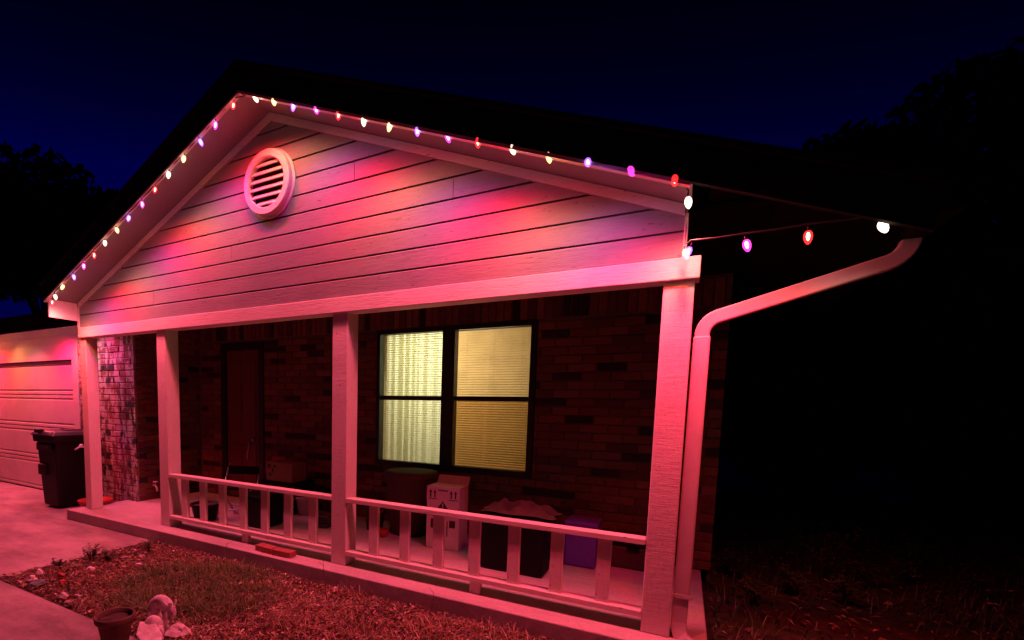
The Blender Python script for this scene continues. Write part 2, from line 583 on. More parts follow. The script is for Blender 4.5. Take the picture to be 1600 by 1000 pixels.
# soffits (flat under the rake overhang)
for sgn in (-1, 1):
    xe = -3.085 + sgn * 3.20
    pts = [(-3.085, zs(-3.085)), (xe, zs(xe)), (xe, zs(xe) + 0.02), (-3.085, zs(-3.085) + 0.02)]
    if sgn < 0: pts = pts[::-1]
    mb = MB(); mb.prism(pts, 'y', -0.335, -0.0005)
    hp(mb.build('rake_soffit', M['siding']))
# returns closing the lower ends of the overhang
mb = MB(); mb.prism([(-6.295, 2.30), (-6.275, 2.30), (-6.275, zs(-6.275) - 0.002), (-6.295, zs(-6.295) - 0.002)], 'y', -0.335, -0.031)
hp(mb.build('rake_return', M['paint_z']))
# rake fascia boards, dark
for xe, sgn in ((-6.33, -1), (1.0, 1)):
    pts = [(-3.085, zs(-3.085) - 0.012), (xe, zs(xe) - 0.012), (xe, zs(xe) + 0.17), (-3.085, zs(-3.085) + 0.17)]
    if sgn < 0: pts = pts[::-1]
    mb = MB(); mb.prism(pts, 'y', -0.37, -0.337)
    hp(mb.build('rake_fascia', M['dark_paint']))
# pale drip trim along the lower edge of the fascia
for xe, sgn in ((-6.30, -1), (0.105, 1)):
    pts = [(-3.085, zs(-3.085) - 0.034), (xe, zs(xe) - 0.034), (xe, zs(xe) - 0.0135), (-3.085, zs(-3.085) - 0.0135)]
    if sgn < 0: pts = pts[::-1]
    mb = MB(); mb.prism(pts, 'y', -0.374, -0.3365)
    hp(mb.build('drip_trim', M['paint_x']))
# roof slopes of the porch gable
for xe, sgn in ((-6.36, -1), (1.03, 1)):
    t0 = 0.172
    pts = [(-3.085, zs(-3.085) + t0), (xe, zs(xe) + t0), (xe, zs(xe) + t0 + 0.032), (-3.085, zs(-3.085) + t0 + 0.032)]
    if sgn < 0: pts = pts[::-1]
    mb = MB(); mb.prism(pts, 'y', -0.395, 7.0)
    hp(mb.build('roof_slope', M['shingle']))
# garage roof running off to the left behind the gable
mb = MB()
mb.add([(-16, 0.25, 2.50), (-6.40, 0.25, 2.50), (-6.40, 5.0, 4.05), (-16, 5.0, 4.05), (-16, 0.25, 2.55), (-6.40, 0.25, 2.55), (-6.40, 5.0, 4.10), (-16, 5.0, 4.10)],
       [(0, 3, 2, 1), (4, 5, 6, 7), (0, 1, 5, 4), (1, 2, 6, 5), (2, 3, 7, 6), (3, 0, 4, 7)])
hp(mb.build('garage_roof', M['shingle']))
hp(B('garage_fascia', M['dark_paint'], -16, -6.40, 0.215, 0.238, 2.325, 2.56))
hp(B('garage_soffit', M['paint_x'], -16, -6.40, 0.249, 0.62, 2.44, 2.46))
# eave gutter on the right, dark
mb = MB()
mb.prism([(1.0, 2.20), (1.09, 2.20), (1.12, 2.31), (1.105, 2.31), (1.08, 2.215), (1.012, 2.215), (1.012, 2.31), (1.0, 2.31)], 'y', -0.37, 6.5)
hp(mb.build('gutter', M['gutter']))
# porch ceiling, dark timber
hp(B('porch_ceiling', M['dark_paint'], -6.25, 0.98, 0.081, 1.60, 2.50, 2.53))
hp(B('eave_board', M['dark_paint'], 0.20, 0.98, -0.30, 1.60, 2.54, 2.56))
# body of the house behind (right side wall)
hp(B('side_wall', M['mortar'], 0.41, 0.43, 1.66, 6.8, G, 2.5))
hp(B('back_wall', M['mortar'], -9, 0.43, 6.8, 6.9, G, 2.5))

# ---- brickwork: mortar sheets with recessed joints, bricks laid on them
BL, BH, JT = 0.248, 0.070, 0.012      # brick length, height, joint
WY = 1.60
brick_mesh = {}
def brick_shape(L, D, H, mat, key):
    kk = (round(L, 3), round(D, 3), round(H, 3), key)
    if kk not in brick_mesh:
        mb = MB()
        e = 0.004
        # chamfered front face (towards -y)
        x0, x1, z0_, z1_ = -L / 2, L / 2, -H / 2, H / 2
        vs = [(x0, D, z0_), (x1, D, z0_), (x1, D, z1_), (x0, D, z1_), (x0, e, z0_), (x1, e, z0_), (x1, e, z1_), (x0, e, z1_),
              (x0 + e, 0, z0_ + e), (x1 - e, 0, z0_ + e), (x1 - e, 0, z1_ - e), (x0 + e, 0, z1_ - e)]
        fs = [(0, 1, 5, 4), (1, 2, 6, 5), (2, 3, 7, 6), (3, 0, 4, 7), (4, 5, 9, 8), (5, 6, 10, 9), (6, 7, 11, 10), (7, 4, 8, 11), (8, 9, 10, 11)]
        mb.add(vs, fs)
        brick_mesh[kk] = mb.mesh('brick', mat)
    return brick_mesh[kk]

def lay(x0, x1, z0, z1, holes, soldier=None):
    """running bond: list of (x centre, z centre, length, height)"""
    out = []
    z = z0
    row = 0
    while z + BH <= z1 + 1e-6:
        off = (row % 2) * (BL + JT) / 2
        x = x0 - off
        while x < x1:
            a, c = max(x, x0), min(x + BL, x1)
            segs = [(a, c)]
            for hx0, hx1, hz0, hz1 in holes:
                if z + BH > hz0 and z < hz1:
                    ns = []
                    for s0, s1 in segs:
                        if s1 <= hx0 or s0 >= hx1: ns.append((s0, s1))
                        else:
                            if s0 < hx0: ns.append((s0, hx0 - 0.004))
                            if s1 > hx1: ns.append((hx1 + 0.004, s1))
                    segs = ns
            for s0, s1 in segs:
                if s1 - s0 > 0.03:
                    out.append(((s0 + s1) / 2, z + BH / 2, s1 - s0, BH))
            x += BL + JT
        z += BH + JT
        row += 1
    if soldier:
        x = x0 + 0.004
        while x + BH <= x1:
            out.append((x + BH / 2, (soldier[0] + soldier[1]) / 2, BH, soldier[1] - soldier[0]))
            x += BH + JT
    return out

def set_bricks(wall_ob, wall_inv, bricks, singles, mat, mat_joined, place):
    """bricks in `singles` become objects of their own, the rest one joined part"""
    mb = MB()
    for i, (x, z, L, H) in enumerate(bricks):
        p = random.uniform(-0.004, 0.003)
        if i in singles:
            me = brick_shape(L, 0.02, H, mat, mat.name)
            o = bpy.data.objects.new('brick', me)
            C.objects.link(o)
            o.matrix_world = place(x, z, p)
            o.parent = wall_ob; o.matrix_parent_inverse = wall_inv
            o.rotation_euler.y += random.uniform(-0.006, 0.006)
        else:
            me = brick_shape(L, 0.02, H, mat, mat.name)
            mw = place(x, z, p)
            mb.add([mw @ v.co for v in me.vertices], [tuple(f.vertices) for f in me.polygons])
    if mb.v:
        o = mb.build('bricks_joined', mat_joined, kind='stuff')
        o.name = 'brickwork'
        o.parent = wall_ob; o.matrix_parent_inverse = wall_inv

def wall_empty(name, loc):
    e_ = hp(empty(name, loc))
    return e_, Matrix.Translation(loc).inverted()

DOOR = (-5.736, -4.878, 0.0, 2.20)
WIN = (-3.035, -1.150, 0.66, 2.235)
# porch back wall
pw, pwi = wall_empty('porch_wall', (-3, WY, 0))
mb = MB()
for x0, x1, z0_, z1_ in ((-6.4, DOOR[0], 0, 2.5), (DOOR[0], DOOR[1], DOOR[3], 2.5), (DOOR[1], WIN[0], 0, 2.5),
                         (WIN[0], WIN[1], 0, WIN[2]), (WIN[0], WIN[1], WIN[3], 2.5), (WIN[1], 0.43, 0, 2.5)):
    mb.box(x0, x1, WY + 0.008, WY + 0.1, z0_, z1_)
o = mb.build('mortar_bed', M['mortar']); o.parent = pw; o.matrix_parent_inverse = pwi
br = lay(-6.17, 0.43, 0.004, 2.235, [DOOR, WIN], (2.245, 2.475))
def d2(i):
    x, z, L, H = br[i]
    vis = 0
    if x > -1.1: vis += 3 - abs(x + 0.6)
    elif -4.85 < x < -3.05: vis += 2.2
    if z < 0.75: vis -= 3
    if L < 0.1: vis -= 0.6
    if x > 0.05 and x < 0.16: vis -= 1
    return -vis
order = sorted(range(len(br)), key=d2)
set_bricks(pw, pwi, br, set(order[:180]), M['brick'], M['brick_joined'], lambda x, z, p: Matrix.Translation((x, WY - 0.002 + p, z)))
# garage front wall by the porch (lit bricks)
GY = 0.60
GX0, GX1 = -7.58, -6.215
gw, gwi = wall_empty('garage_wall', (-6.9, GY, 0))
mb = MB(); mb.box(GX0, GX1 - 0.008, GY + 0.007, GY + 0.11, G, 2.44)
o = mb.build('mortar_bed', M['mortar_pale']); o.parent = gw; o.matrix_parent_inverse = gwi
gbk = lay(GX0, GX1, -0.115, 2.43, [])
sing = {i for i, q in enumerate(gbk) if q[0] > -7.25}
sing = set(sorted(sing, key=lambda i: -gbk[i][0])[:100])
set_bricks(gw, gwi, gbk, sing, M['brick_smear'], M['brick_smear_joined'], lambda x, z, p: Matrix.Translation((x, GY - 0.002 + p, z)))
# its return, facing the porch
rw, rwi = wall_empty('return_wall', (-6.2, 1.1, 0))
mb = MB(); mb.box(GX1 - 0.11, GX1 - 0.008, GY + 0.11, WY + 0.006, 0, 2.5)
o = mb.build('mortar_bed', M['mortar']); o.parent = rw; o.matrix_parent_inverse = rwi
rbk = lay(GY + 0.03, WY - 0.01, 0.004, 2.49, [])
rs = set(sorted(range(len(rbk)), key=lambda i: rbk[i][0])[:20])
ROT = Matrix.Rotation(math.radians(90), 4, 'Z')
set_bricks(rw, rwi, rbk, rs, M['brick'], M['brick_joined'], lambda x, z, p: Matrix.Translation((GX1 + 0.001 - p, x, z)) @ ROT)

# ---- front door
dr = hp(empty('front_door', (-5.3, WY, 0)))
DI = Matrix.Translation((-5.3, WY, 0)).inverted()
def dp(o): o.parent = dr; o.matrix_parent_inverse = DI; return o
mb = MB()
mb.box(-5.736, -5.636, WY - 0.015, WY + 0.09, 0.0, 2.20); mb.box(-4.978, -4.878, WY - 0.015, WY + 0.09, 0.0, 2.20)
mb.box(-5.636, -4.978, WY - 0.015, WY + 0.09, 2.10, 2.20)
dp(mb.build('door_frame', M['black_frame'], bevel=0.004))
dp(B('door_leaf', M['door'], -5.634, -4.98, WY + 0.02, WY + 0.06, 0.01, 2.098))
for z0_, z1_ in ((0.18, 0.78), (0.92, 1.95)):
    for x0, x1 in ((-5.56, -5.34), (-5.27, -5.05)):
        dp(B('door_panel', M['door'], x0, x1, WY + 0.008, WY + 0.0195, z0_, z1_, bevel=0.006))
mb = MB(); mb.lathe([(0.0, -0.03), (0.02, -0.03), (0.028, -0.015), (0.028, 0.005), (0.012, 0.012), (0.012, 0.03)], 14)
o = mb.build('door_knob', M['metal'], loc=(-5.06, WY - 0.02, 0.86)); o.rotation_euler = (math.radians(-90), 0, 0); dp(o)
mb = MB(); mb.tube([(-5.16, WY - 0.004, 0.83), (-5.17, WY - 0.006, 0.76), (-5.185, WY - 0.005, 0.70), (-5.20, WY - 0.006, 0.62), (-5.21, WY - 0.004, 0.57)], 0.008, 6)
dp(mb.build('hanging_chain', M['white_plastic']))

# ---- window pair
wn = hp(empty('window', (-2.1, WY, 0.7)))
WI = Matrix.Translation((-2.1, WY, 0.7)).inverted()
def wp(o): o.parent = wn; o.matrix_parent_inverse = WI; return o
FX0, FX1, FZ0, FZ1 = -3.033, -1.152, 0.662, 2.233
mb = MB()
mb.box(FX0, -2.985, WY - 0.012, WY + 0.09, FZ0, FZ1); mb.box(-1.213, FX1, WY - 0.012, WY + 0.09, FZ0, FZ1)
mb.box(-2.985, -1.213, WY - 0.012, WY + 0.09, 2.185, FZ1); mb.box(-2.985, -1.213, WY - 0.012, WY + 0.09, FZ0, 0.722)
mb.box(-2.181, -2.032, WY - 0.012, WY + 0.09, 0.722, 2.185)
wp(mb.build('window_frame', M['black_frame'], bevel=0.004))
for x0, x1 in ((-2.985, -2.181), (-2.032, -1.213)):
    wp(B('meeting_rail', M['black_frame'], x0 + 0.001, x1 - 0.001, WY + 0.02, WY + 0.08, 1.433, 1.484))
    wp(B('pane', M['glass'], x0 + 0.001, x1 - 0.001, WY + 0.040, WY + 0.044, 1.485, 2.184))
    wp(B('pane', M['glass'], x0 + 0.001, x1 - 0.001, WY + 0.050, WY + 0.054, 0.723, 1.432))
wp(B('darkening_screen', M['screen'], -2.031, -1.214, WY + 0.024, WY + 0.026, 0.723, 1.432))  # tinted sheet added to darken the lower right pane
# blinds: thin slats, joined (each about 3 px high)
def blind(x0, x1, tilt, mat, y):
    mb = MB()
    z = 0.735
    while z < 2.18:
        c_, s_ = math.cos(tilt) * 0.0135, math.sin(tilt) * 0.0135
        jit = random.uniform(-0.0004, 0.0004)
        mb.add([(x0, y - c_, z + s_ + jit), (x1, y - c_, z + s_ - jit), (x1, y, z + 0.002), (x0, y, z + 0.002), (x1, y + c_, z - s_), (x0, y + c_, z - s_)],
               [(0, 1, 2, 3), (3, 2, 4, 5)])
        z += 0.0262
    wp(mb.build('blind_slats', mat, kind='stuff'))
    mb = MB()
    for xs in (x0 + 0.12, (x0 + x1) / 2, x1 - 0.12):
        mb.tube([(xs, y - 0.016, 0.73), (xs, y - 0.016, 2.18)], 0.0007, 4)
    wp(mb.build('blind_cords', mat))
blind(-2.99, -2.16, math.radians(14), M['slat'], WY + 0.115)
blind(-2.05, -1.20, math.radians(55), M['slat_tan'], WY + 0.115)
# curtain gathered behind the left blind
vs, fs = [], []
nx = 150
for i in range(nx + 1):
    x = -2.999 + 0.86 * i / nx
    ph = x * 46 + 2.2 * math.sin(x * 7)
    yy = WY + 0.20 + 0.034 * math.sin(ph) + 0.014 * math.sin(ph * 2.3 + 1)
    vs += [(x, yy, 0.60), (x, yy + 0.006 * math.sin(x * 20), 2.24)]
for i in range(nx):
    fs.append((2 * i, 2 * i + 2, 2 * i + 3, 2 * i + 1))
mb = MB(); mb.add(vs, fs, True)
wp(mb.build('curtain', M['curtain']))
# the lit room behind
mb = MB()
x0, x1, y0, y1, z0_, z1_ = -3.7, -0.6, WY + 0.10, 3.6, 0.0, 2.45
mb.add([(x0, y0, z0_), (x1, y0, z0_), (x1, y1, z0_), (x0, y1, z0_), (x0, y0, z1_), (x1, y0, z1_), (x1, y1, z1_), (x0, y1, z1_)],
       [(0, 1, 2, 3), (4, 7, 6, 5), (1, 5, 6, 2), (2, 6, 7, 3), (3, 7, 4, 0)])
wp(mb.build('room_interior', M['room']))
def lamp(name, kind, loc, energy, col, parent=None):
    l = bpy.data.lights.new(name, kind)
    l.energy = energy; l.color = col
    o = bpy.data.objects.new(name, l); C.objects.link(o)
    o.location = loc
    if parent is not None: o.parent = parent
    return o
rl = lamp('room_ceiling_lamp', 'AREA', (-2.45, 2.75, 2.15), 37, (1, 0.97, 0.74))
rl.data.shape = 'RECTANGLE'; rl.data.size = 1.2; rl.data.size_y = 0.7
rl.rotation_euler = (math.radians(-62), 0, 0)

# ---- louvred gable vent
vn = hp(empty('gable_vent', (-3.095, -0.03, 3.25)))
VI = Matrix.Translation((-3.095, -0.03, 3.25)).inverted()
VR = 0.268
mb = MB()
mb.lathe([(VR - 0.062, 0.0), (VR - 0.062, 0.062), (VR - 0.056, 0.067), (VR - 0.006, 0.067), (VR, 0.060), (VR, 0.022), (VR + 0.022, 0.018), (VR + 0.022, 0.0)], 48, smooth=False)
o = mb.build('vent_ring', M['paint_x']); o.rotation_euler = (math.radians(90), 0, 0); o.location = (-3.095, -0.012, 3.25)
o.parent = vn; o.matrix_parent_inverse = VI
mb = MB(); mb.lathe([(0.0, 0.0), (VR - 0.063, 0.0)], 48)
o = mb.build('vent_screen', M['black_frame']); o.rotation_euler = (math.radians(90), 0, 0); o.location = (-3.095, -0.026, 3.25)
o.parent = vn; o.matrix_parent_inverse = VI
ri = VR - 0.063
for i in range(6):
    zc = -0.158 + i * 0.064
    hw = math.sqrt(max(0.001, ri * ri - (zc) ** 2)) - 0.002
    mb = MB()
    # sloping louvre: lower front edge out, upper edge back
    mb.add([(-hw, -0.040, zc - 0.020), (hw, -0.040, zc - 0.020), (hw, -0.006, zc + 0.024), (-hw, -0.006, zc + 0.024),
            (-hw, -0.034, zc - 0.026), (hw, -0.034, zc - 0.026), (hw, -0.001, zc + 0.018), (-hw, -0.001, zc + 0.018)],
           [(0, 1, 2, 3), (7, 6, 5, 4), (0, 4, 5, 1), (1, 5, 6, 2), (2, 6, 7, 3), (3, 7, 4, 0)])
    o = mb.build('louvre', M['paint_x'], loc=(-3.095, -0.03, 3.25)); o.parent = vn; o.matrix_parent_inverse = VI

# ---- railings
def railing(xa, xb, bal_x):
    rg = hp(empty('porch_railing', ((xa + xb) / 2, 0.05, 0)))
    ri_ = Matrix.Translation(((xa + xb) / 2, 0.05, 0)).inverted()
    def rp(o): o.parent = rg; o.matrix_parent_inverse = ri_
    rp(B('top_rail', M['paint_x'], xa, xb, -0.005, 0.085, 0.545, 0.583, bevel=0.005))
    rp(B('bottom_rail', M['paint_x'], xa, xb, -0.005, 0.085, 0.092, 0.13, bevel=0.005))
    for x in bal_x:
        o = B('baluster', M['paint_z'], x - 0.042, x + 0.042, 0.022, 0.060, 0.13, 0.545, bevel=0.004)
        o.rotation_euler.y = random.uniform(-0.012, 0.012); rp(o)
    xm = (xa + xb) / 2 + 0.03
    rp(B('support_block', M['paint_z'], xm - 0.04, xm + 0.04, 0.02, 0.06, 0.001, 0.092))
railing(-4.637, -2.423, [-4.42 + 0.2945 * i for i in range(7)])
railing(-2.265, -0.003, [-2.005 + 0.2945 * i for i in range(7)])

# ---- downspout
dsp = hp(empty('downspout', (0.21, 0.06, 0)))
DSI = Matrix.Translation((0.21, 0.06, 0)).inverted()
def sp_(o): o.parent = dsp; o.matrix_parent_inverse = DSI
def arc(c, r, a0, a1, n=7):
    return [(c[0] + r * math.cos(math.radians(a0 + (a1 - a0) * i / n)), 0.05, c[1] + r * math.sin(math.radians(a0 + (a1 - a0) * i / n))) for i in range(n + 1)]
# down-pipe, upper bend, sloping run, top bend into the gutter
pts = [(0.212, 0.05, 1.76)] + arc((0.312, 1.80), 0.10, 180, 108) + arc((0.93, 2.21), 0.115, -72, 0) + [(1.045, 0.05, 2.275)]
mb = MB(); mb.ribbon_tube(pts, 0.074, 0.056, (0, 1, 0)); sp_(mb.build('elbow', M['spout'], bevel=0.008))
mb = MB(); mb.ribbon_tube([(0.212, 0.05, 1.79), (0.207, 0.05, 0.24)], 0.084, 0.066, (0, 1, 0)); sp_(mb.build('pipe', M['spout'], bevel=0.010))
mb = MB(); mb.ribbon_tube([(0.203, 0.05, 0.245), (0.203, 0.05, 0.10)] + [(0.206, 0.045, 0.05), (0.22, 0.035, 0.005), (0.27, 0.02, -0.035), (0.34, -0.01, -0.06), (0.46, -0.06, -0.085)], 0.085, 0.06, (0, 1, 0))
sp_(mb.build('outlet', M['spout'], bevel=0.008))
sp_(B('strap', M['spout'], 0.155, 0.27, 0.011, 0.014, 0.255, 0.275))

# ---- garage door, left
gd = hp(empty('garage_door', (-10, 0.66, G)))
GDI = Matrix.Translation((-10, 0.66, G)).inverted()
def gp(o): o.parent = gd; o.matrix_parent_inverse = GDI; return o
zz = G + 0.004
for i in range(4):
    zt = zz + 0.512
    mb = MB()
    x0, x1 = -12.5, -7.735
    # section with pressed ribs along its joints (profile in y, z)
    prof = [(0.66, zz), (0.66, zt - 0.004), (0.640, zt - 0.010), (0.640, zt - 0.045), (0.652, zt - 0.052), (0.652, zt - 0.075), (0.640, zt - 0.082),
            (0.640, zz + 0.082), (0.652, zz + 0.075), (0.652, zz + 0.052), (0.640, zz + 0.045), (0.640, zz + 0.010), (0.654, zz)]
    mb.prism([(p[0], p[1]) for p in prof], 'x', x0, x1)
    gp(mb.build('door_section', M['garage']))
    zz += 0.516
hp(B('garage_jamb', M['paint_z'], -7.73, -7.583, 0.585, 0.66, G, 1.95))
hp(B('garage_header', M['paint_x'], -12.6, -7.583, 0.590, 0.66, 1.952, 2.18))
mb = MB()
hpw = hp(empty('garage_upper_wall', (-10, 0.62, 2.2)))
for i in range(2):
    z0_ = 2.184 + i * 0.128
    o = B('plank', M['paint_x'], -12.6, -7.583, 0.603, 0.63, z0_, z0_ + 0.124)
    o.rotation_euler.x = 0.06
    o.parent = hpw; o.matrix_parent_inverse = Matrix.Translation((-10, 0.62, 2.2)).inverted()

# ---- tap on the return wall
tp = hp(empty('outdoor_tap', (GX1 + 0.01, 0.82, 0.2)))
mb = MB(); mb.tube([(0, 0, 0), (0.05, 0, 0.0), (0.08, 0, -0.03), (0.085, 0, -0.08)], 0.014, 8)
mb.tube([(0.05, 0, 0), (0.05, 0, 0.045)], 0.008, 6)
o = mb.build('spout', M['white_plastic'], tp)
mb = MB(); mb.lathe([(0, 0.0), (0.032, 0.0), (0.032, 0.012), (0, 0.012)], 12, (0.05, 0, 0.045)); mb.build('handle', M['white_plastic'], tp)

# ------------------------------------------------------------------ string of lights
BX = [-6.129, -6.067, -5.880, -5.661, -5.450, -5.248, -5.042, -4.834, -4.614, -4.404, -4.194, -3.994, -3.777, -3.571, -3.367, -3.151, -2.921, -2.716, -2.509, -2.301, -2.092, -1.877, -1.660, -1.455, -1.244, -1.037, -0.823, -0.605, -0.391, -0.179, 0.035,
      0.098, 0.100, 0.124, 0.359, 0.596, 0.845]
BZ = [2.455, 2.513, 2.599, 2.684, 2.772, 2.856, 2.948, 3.040, 3.118, 3.210, 3.296, 3.389, 3.476, 3.565, 3.652, 3.743, 3.736, 3.652, 3.568, 3.481, 3.395, 3.301, 3.213, 3.130, 3.043, 2.964, 2.873, 2.785, 2.700, 2.612, 2.527,
      2.455, 2.225, 2.18, 2.18, 2.186, 2.186]
KINDS = ['red', 'white', 'yellow', 'violet', 'pink']
# colours read off the photograph, left to right
order_l = ['red', 'white', 'yellow', 'violet', 'pink', 'red', 'white', 'yellow', 'violet', 'pink', 'red', 'white', 'yellow', 'violet', 'pink', 'red',
           'white', 'yellow', 'violet', 'pink', 'red', 'white', 'yellow', 'violet', 'pink', 'red', 'white', 'yellow', 'violet', 'pink', 'red',
           'white', 'yellow', 'violet', 'pink', 'red', 'white']
LIGHT = {'red': (1, 0.004, 0.006), 'white': (1, 0.50, 0.40), 'yellow': (1, 0.36, 0.10), 'violet': (0.50, 0.11, 0.85), 'pink': (1, 0.008, 0.20)}
POWER = {'red': 2.55, 'white': 0.52, 'yellow': 0.45, 'violet': 0.55, 'pink': 0.85}
SHELL = {'red': (1, 0.02, 0.02), 'white': (1, 0.75, 0.55), 'yellow': (1, 0.62, 0.22), 'violet': (0.42, 0.12, 1.0), 'pink': (1, 0.04, 0.55)}
CORE = {'red': (1, 0.62, 0.5), 'white': (1, 0.93, 0.8), 'yellow': (1, 0.92, 0.68), 'violet': (0.88, 0.78, 1.0), 'pink': (1, 0.72, 0.95)}
st = empty('light_string', (-3.085, -0.30, 3.80), label='string of coloured light bulbs clipped along the porch gable edge', category='string lights')
SI = Matrix.Translation((-3.085, -0.30, 3.80)).inverted()
def stp(o): o.parent = st; o.matrix_parent_inverse = SI; return o
shell_me, core_me, sock_me = {}, {}, None
for kd in KINDS:
    mb = MB(); mb.lathe([(0.0, -0.072), (0.012, -0.066), (0.024, -0.050), (0.030, -0.030), (0.027, -0.010), (0.015, 0.004), (0.0, 0.006)], 14)
    shell_me[kd] = mb.mesh('bulb', shell_mat(kd + '_bulb_glass', SHELL[kd], 3.8))
    mb = MB(); mb.lathe([(0.0, -0.064), (0.014, -0.056), (0.0225, -0.032), (0.016, -0.011), (0.0, -0.003)], 10)
    core_me[kd] = mb.mesh('filament', emit_mat(kd + '_filament_glow', CORE[kd], 9.0))
mb = MB(); mb.lathe([(0.0, 0.035), (0.011, 0.035), (0.012, 0.006), (0.0, 0.004)], 10)
sock_me = mb.mesh('socket', M['cord'])
lights, faint, eave, half = {}, {}, {}, {}
for kd in KINDS:
    l = bpy.data.lights.new(kd + '_bulb_light', 'SPOT')
    l.energy = BULB_W * POWER[kd]; l.color = LIGHT[kd]
    l.spot_size = math.radians(178); l.spot_blend = 0.8
    l.shadow_soft_size = 0.025
    lights[kd] = l
    l2 = l.copy(); l2.energy = l.energy * 0.07; faint[kd] = l2
    l3 = l.copy(); l3.energy = l.energy * 0.75; eave[kd] = l3
    l4 = l.copy(); l4.energy = l.energy * 0.85; half[kd] = l4
for i, (x, z, kd) in enumerate(zip(BX, BZ, order_l)):
    yb = -0.36
    if i >= 33: yb = -0.31
    if i in (31, 32): yb = -0.24 if i == 31 else -0.12
    bo = link_mesh('bulb', shell_me[kd], None, (x, yb, z + 0.01), (random.uniform(-0.5, 0.35), random.uniform(-0.45, 0.45), 0))
    bo['label'] = 'lit %s bulb' % kd
    stp(bo)
    link_mesh('filament', core_me[kd], bo)
    link_mesh('socket', sock_me, bo)
    lo = bpy.data.objects.new('bulb_light', lights[kd] if i < 31 else (half[kd] if i == 31 else faint[kd] if i < 34 else eave[kd])); C.objects.link(lo)
    lo.location = (0, 0, -0.078); lo.rotation_euler = (math.radians(-9) - bo.rotation_euler.x, -bo.rotation_euler.y, 0); lo.parent = bo
cp_ = []
for i in range(len(BX)):
    yb = (-0.36 if i < 31 else -0.31) if i not in (31, 32) else (-0.24 if i == 31 else -0.12)
    p = (BX[i], yb, BZ[i] + 0.045)
    if i: 
        q = cp_[-1]
        sag = 0.012 if i < 33 else 0.004
        cp_.append(((p[0] + q[0]) / 2, (p[1] + q[1]) / 2, (p[2] + q[2]) / 2 - sag))
    cp_.append(p)
mb = MB(); mb.tube(cp_, 0.004, 6)
stp(mb.build('cord', M['cord']))

# the same kind of string carries on along the garage eave
gs = empty('light_string', (-9.0, 0.20, 2.42), label='string of coloured light bulbs tucked under the garage eave at the left edge', category='string lights')
GSI = Matrix.Translation((-9.0, 0.20, 2.42)).inverted()
cp_ = []
gk = ['pink', 'violet', 'yellow', 'white', 'red']
for i in range(26):
    x = -6.62 - 0.235 * i
    kd = gk[i % 5]
    bo = link_mesh('bulb', shell_me[kd], None, (x, 0.29, 2.395), (random.uniform(-0.5, 0.35), random.uniform(-0.45, 0.45), 0))
    bo['label'] = 'lit %s bulb' % kd
    bo.parent = gs; bo.matrix_parent_inverse = GSI
    link_mesh('filament', core_me[kd], bo)
    link_mesh('socket', sock_me, bo)
    lo = bpy.data.objects.new('bulb_light', lights[kd]); C.objects.link(lo)
    lo.location = (0, 0, -0.078); lo.rotation_euler = (math.radians(-14), 0, 0); lo.parent = bo
    cp_.append((x + 0.117, 0.29, 2.422)); cp_.append((x, 0.29, 2.430))
mb = MB(); mb.tube(cp_, 0.004, 6)
o = mb.build('cord', M['cord']); o.parent = gs; o.matrix_parent_inverse = GSI

# ------------------------------------------------------------------ wheeled bin
bn = empty('trash_bin', (-7.3, 0.25, G), label='dark wheeled trash bin with lid closed standing between porch post and garage door', category='trash bin')
def frustum(mb, b0, b1, t0, t1, z0, z1, open_top=False):
    vs = [(b0[0], b0[1], z0), (b1[0], b0[1], z0), (b1[0], b1[1], z0), (b0[0], b1[1], z0),
          (t0[0], t0[1], z1), (t1[0], t0[1], z1), (t1[0], t1[1], z1), (t0[0], t1[1], z1)]
    fs = [(0, 3, 2, 1), (0, 1, 5, 4), (1, 2, 6, 5), (2, 3, 7, 6), (3, 0, 4, 7)]
    if not open_top: fs.append((4, 5, 6, 7))
    mb.add(vs, fs)
mb = MB(); frustum(mb, (-0.21, -0.20), (0.21, 0.22), (-0.27, -0.24), (0.27, 0.29), 0.02, 0.98)
mb.build('body', M['bin'], bn, bevel=0.035)
mb = MB(); frustum(mb, (-0.285, -0.262), (0.285, 0.305), (-0.29, -0.268), (0.29, 0.31), 0.90, 0.985)
mb.build('rim', M['bin'], bn, bevel=0.012)
mb = MB(); frustum(mb, (-0.30, -0.30), (0.30, 0.32), (-0.26, -0.25), (0.26, 0.29), 0.988, 1.055)
ld = mb.build('lid', M['bin_lid'], bn, bevel=0.02)
mb = MB(); mb.box(-0.18, -0.05, -0.1, 0.02, 1.0545, 1.064); mb.box(0.0, 0.16, -0.05, 0.15, 1.0545, 1.072)
mb.build('lid_ridge', M['bin_lid'], bn, bevel=0.006)
mb = MB()
for xx in (-0.13, -0.06): mb.box(xx, xx + 0.045, -0.31, -0.24, 1.03, 1.075)
mb.build('lid_grip', M['bin'], bn, bevel=0.006)
mb = MB(); mb.box(-0.19, 0.19, -0.268, -0.240, 0.79, 0.885)
mb.build('front_plate', M['bin'], bn, bevel=0.008)
mb = MB()
for i in range(7): mb.box(-0.15 + i * 0.045, -0.125 + i * 0.045, -0.2735, -0.268, 0.815, 0.865)
mb.build('raised_marks', M['bin_lid'], bn)
mb = MB(); mb.box(-0.20, -0.02, -0.255, -0.21, 0.45, 0.60); mb.build('lift_bar_pocket', M['bin'], bn, bevel=0.01)
mb = MB(); mb.tube([(-0.25, 0.34, 0.94), (0.25, 0.34, 0.94)], 0.018, 8); mb.box(0.20, 0.235, 0.28, 0.34, 0.92, 0.955); mb.box(-0.235, -0.20, 0.28, 0.34, 0.92, 0.955)
mb.build('handle', M['bin'], bn)
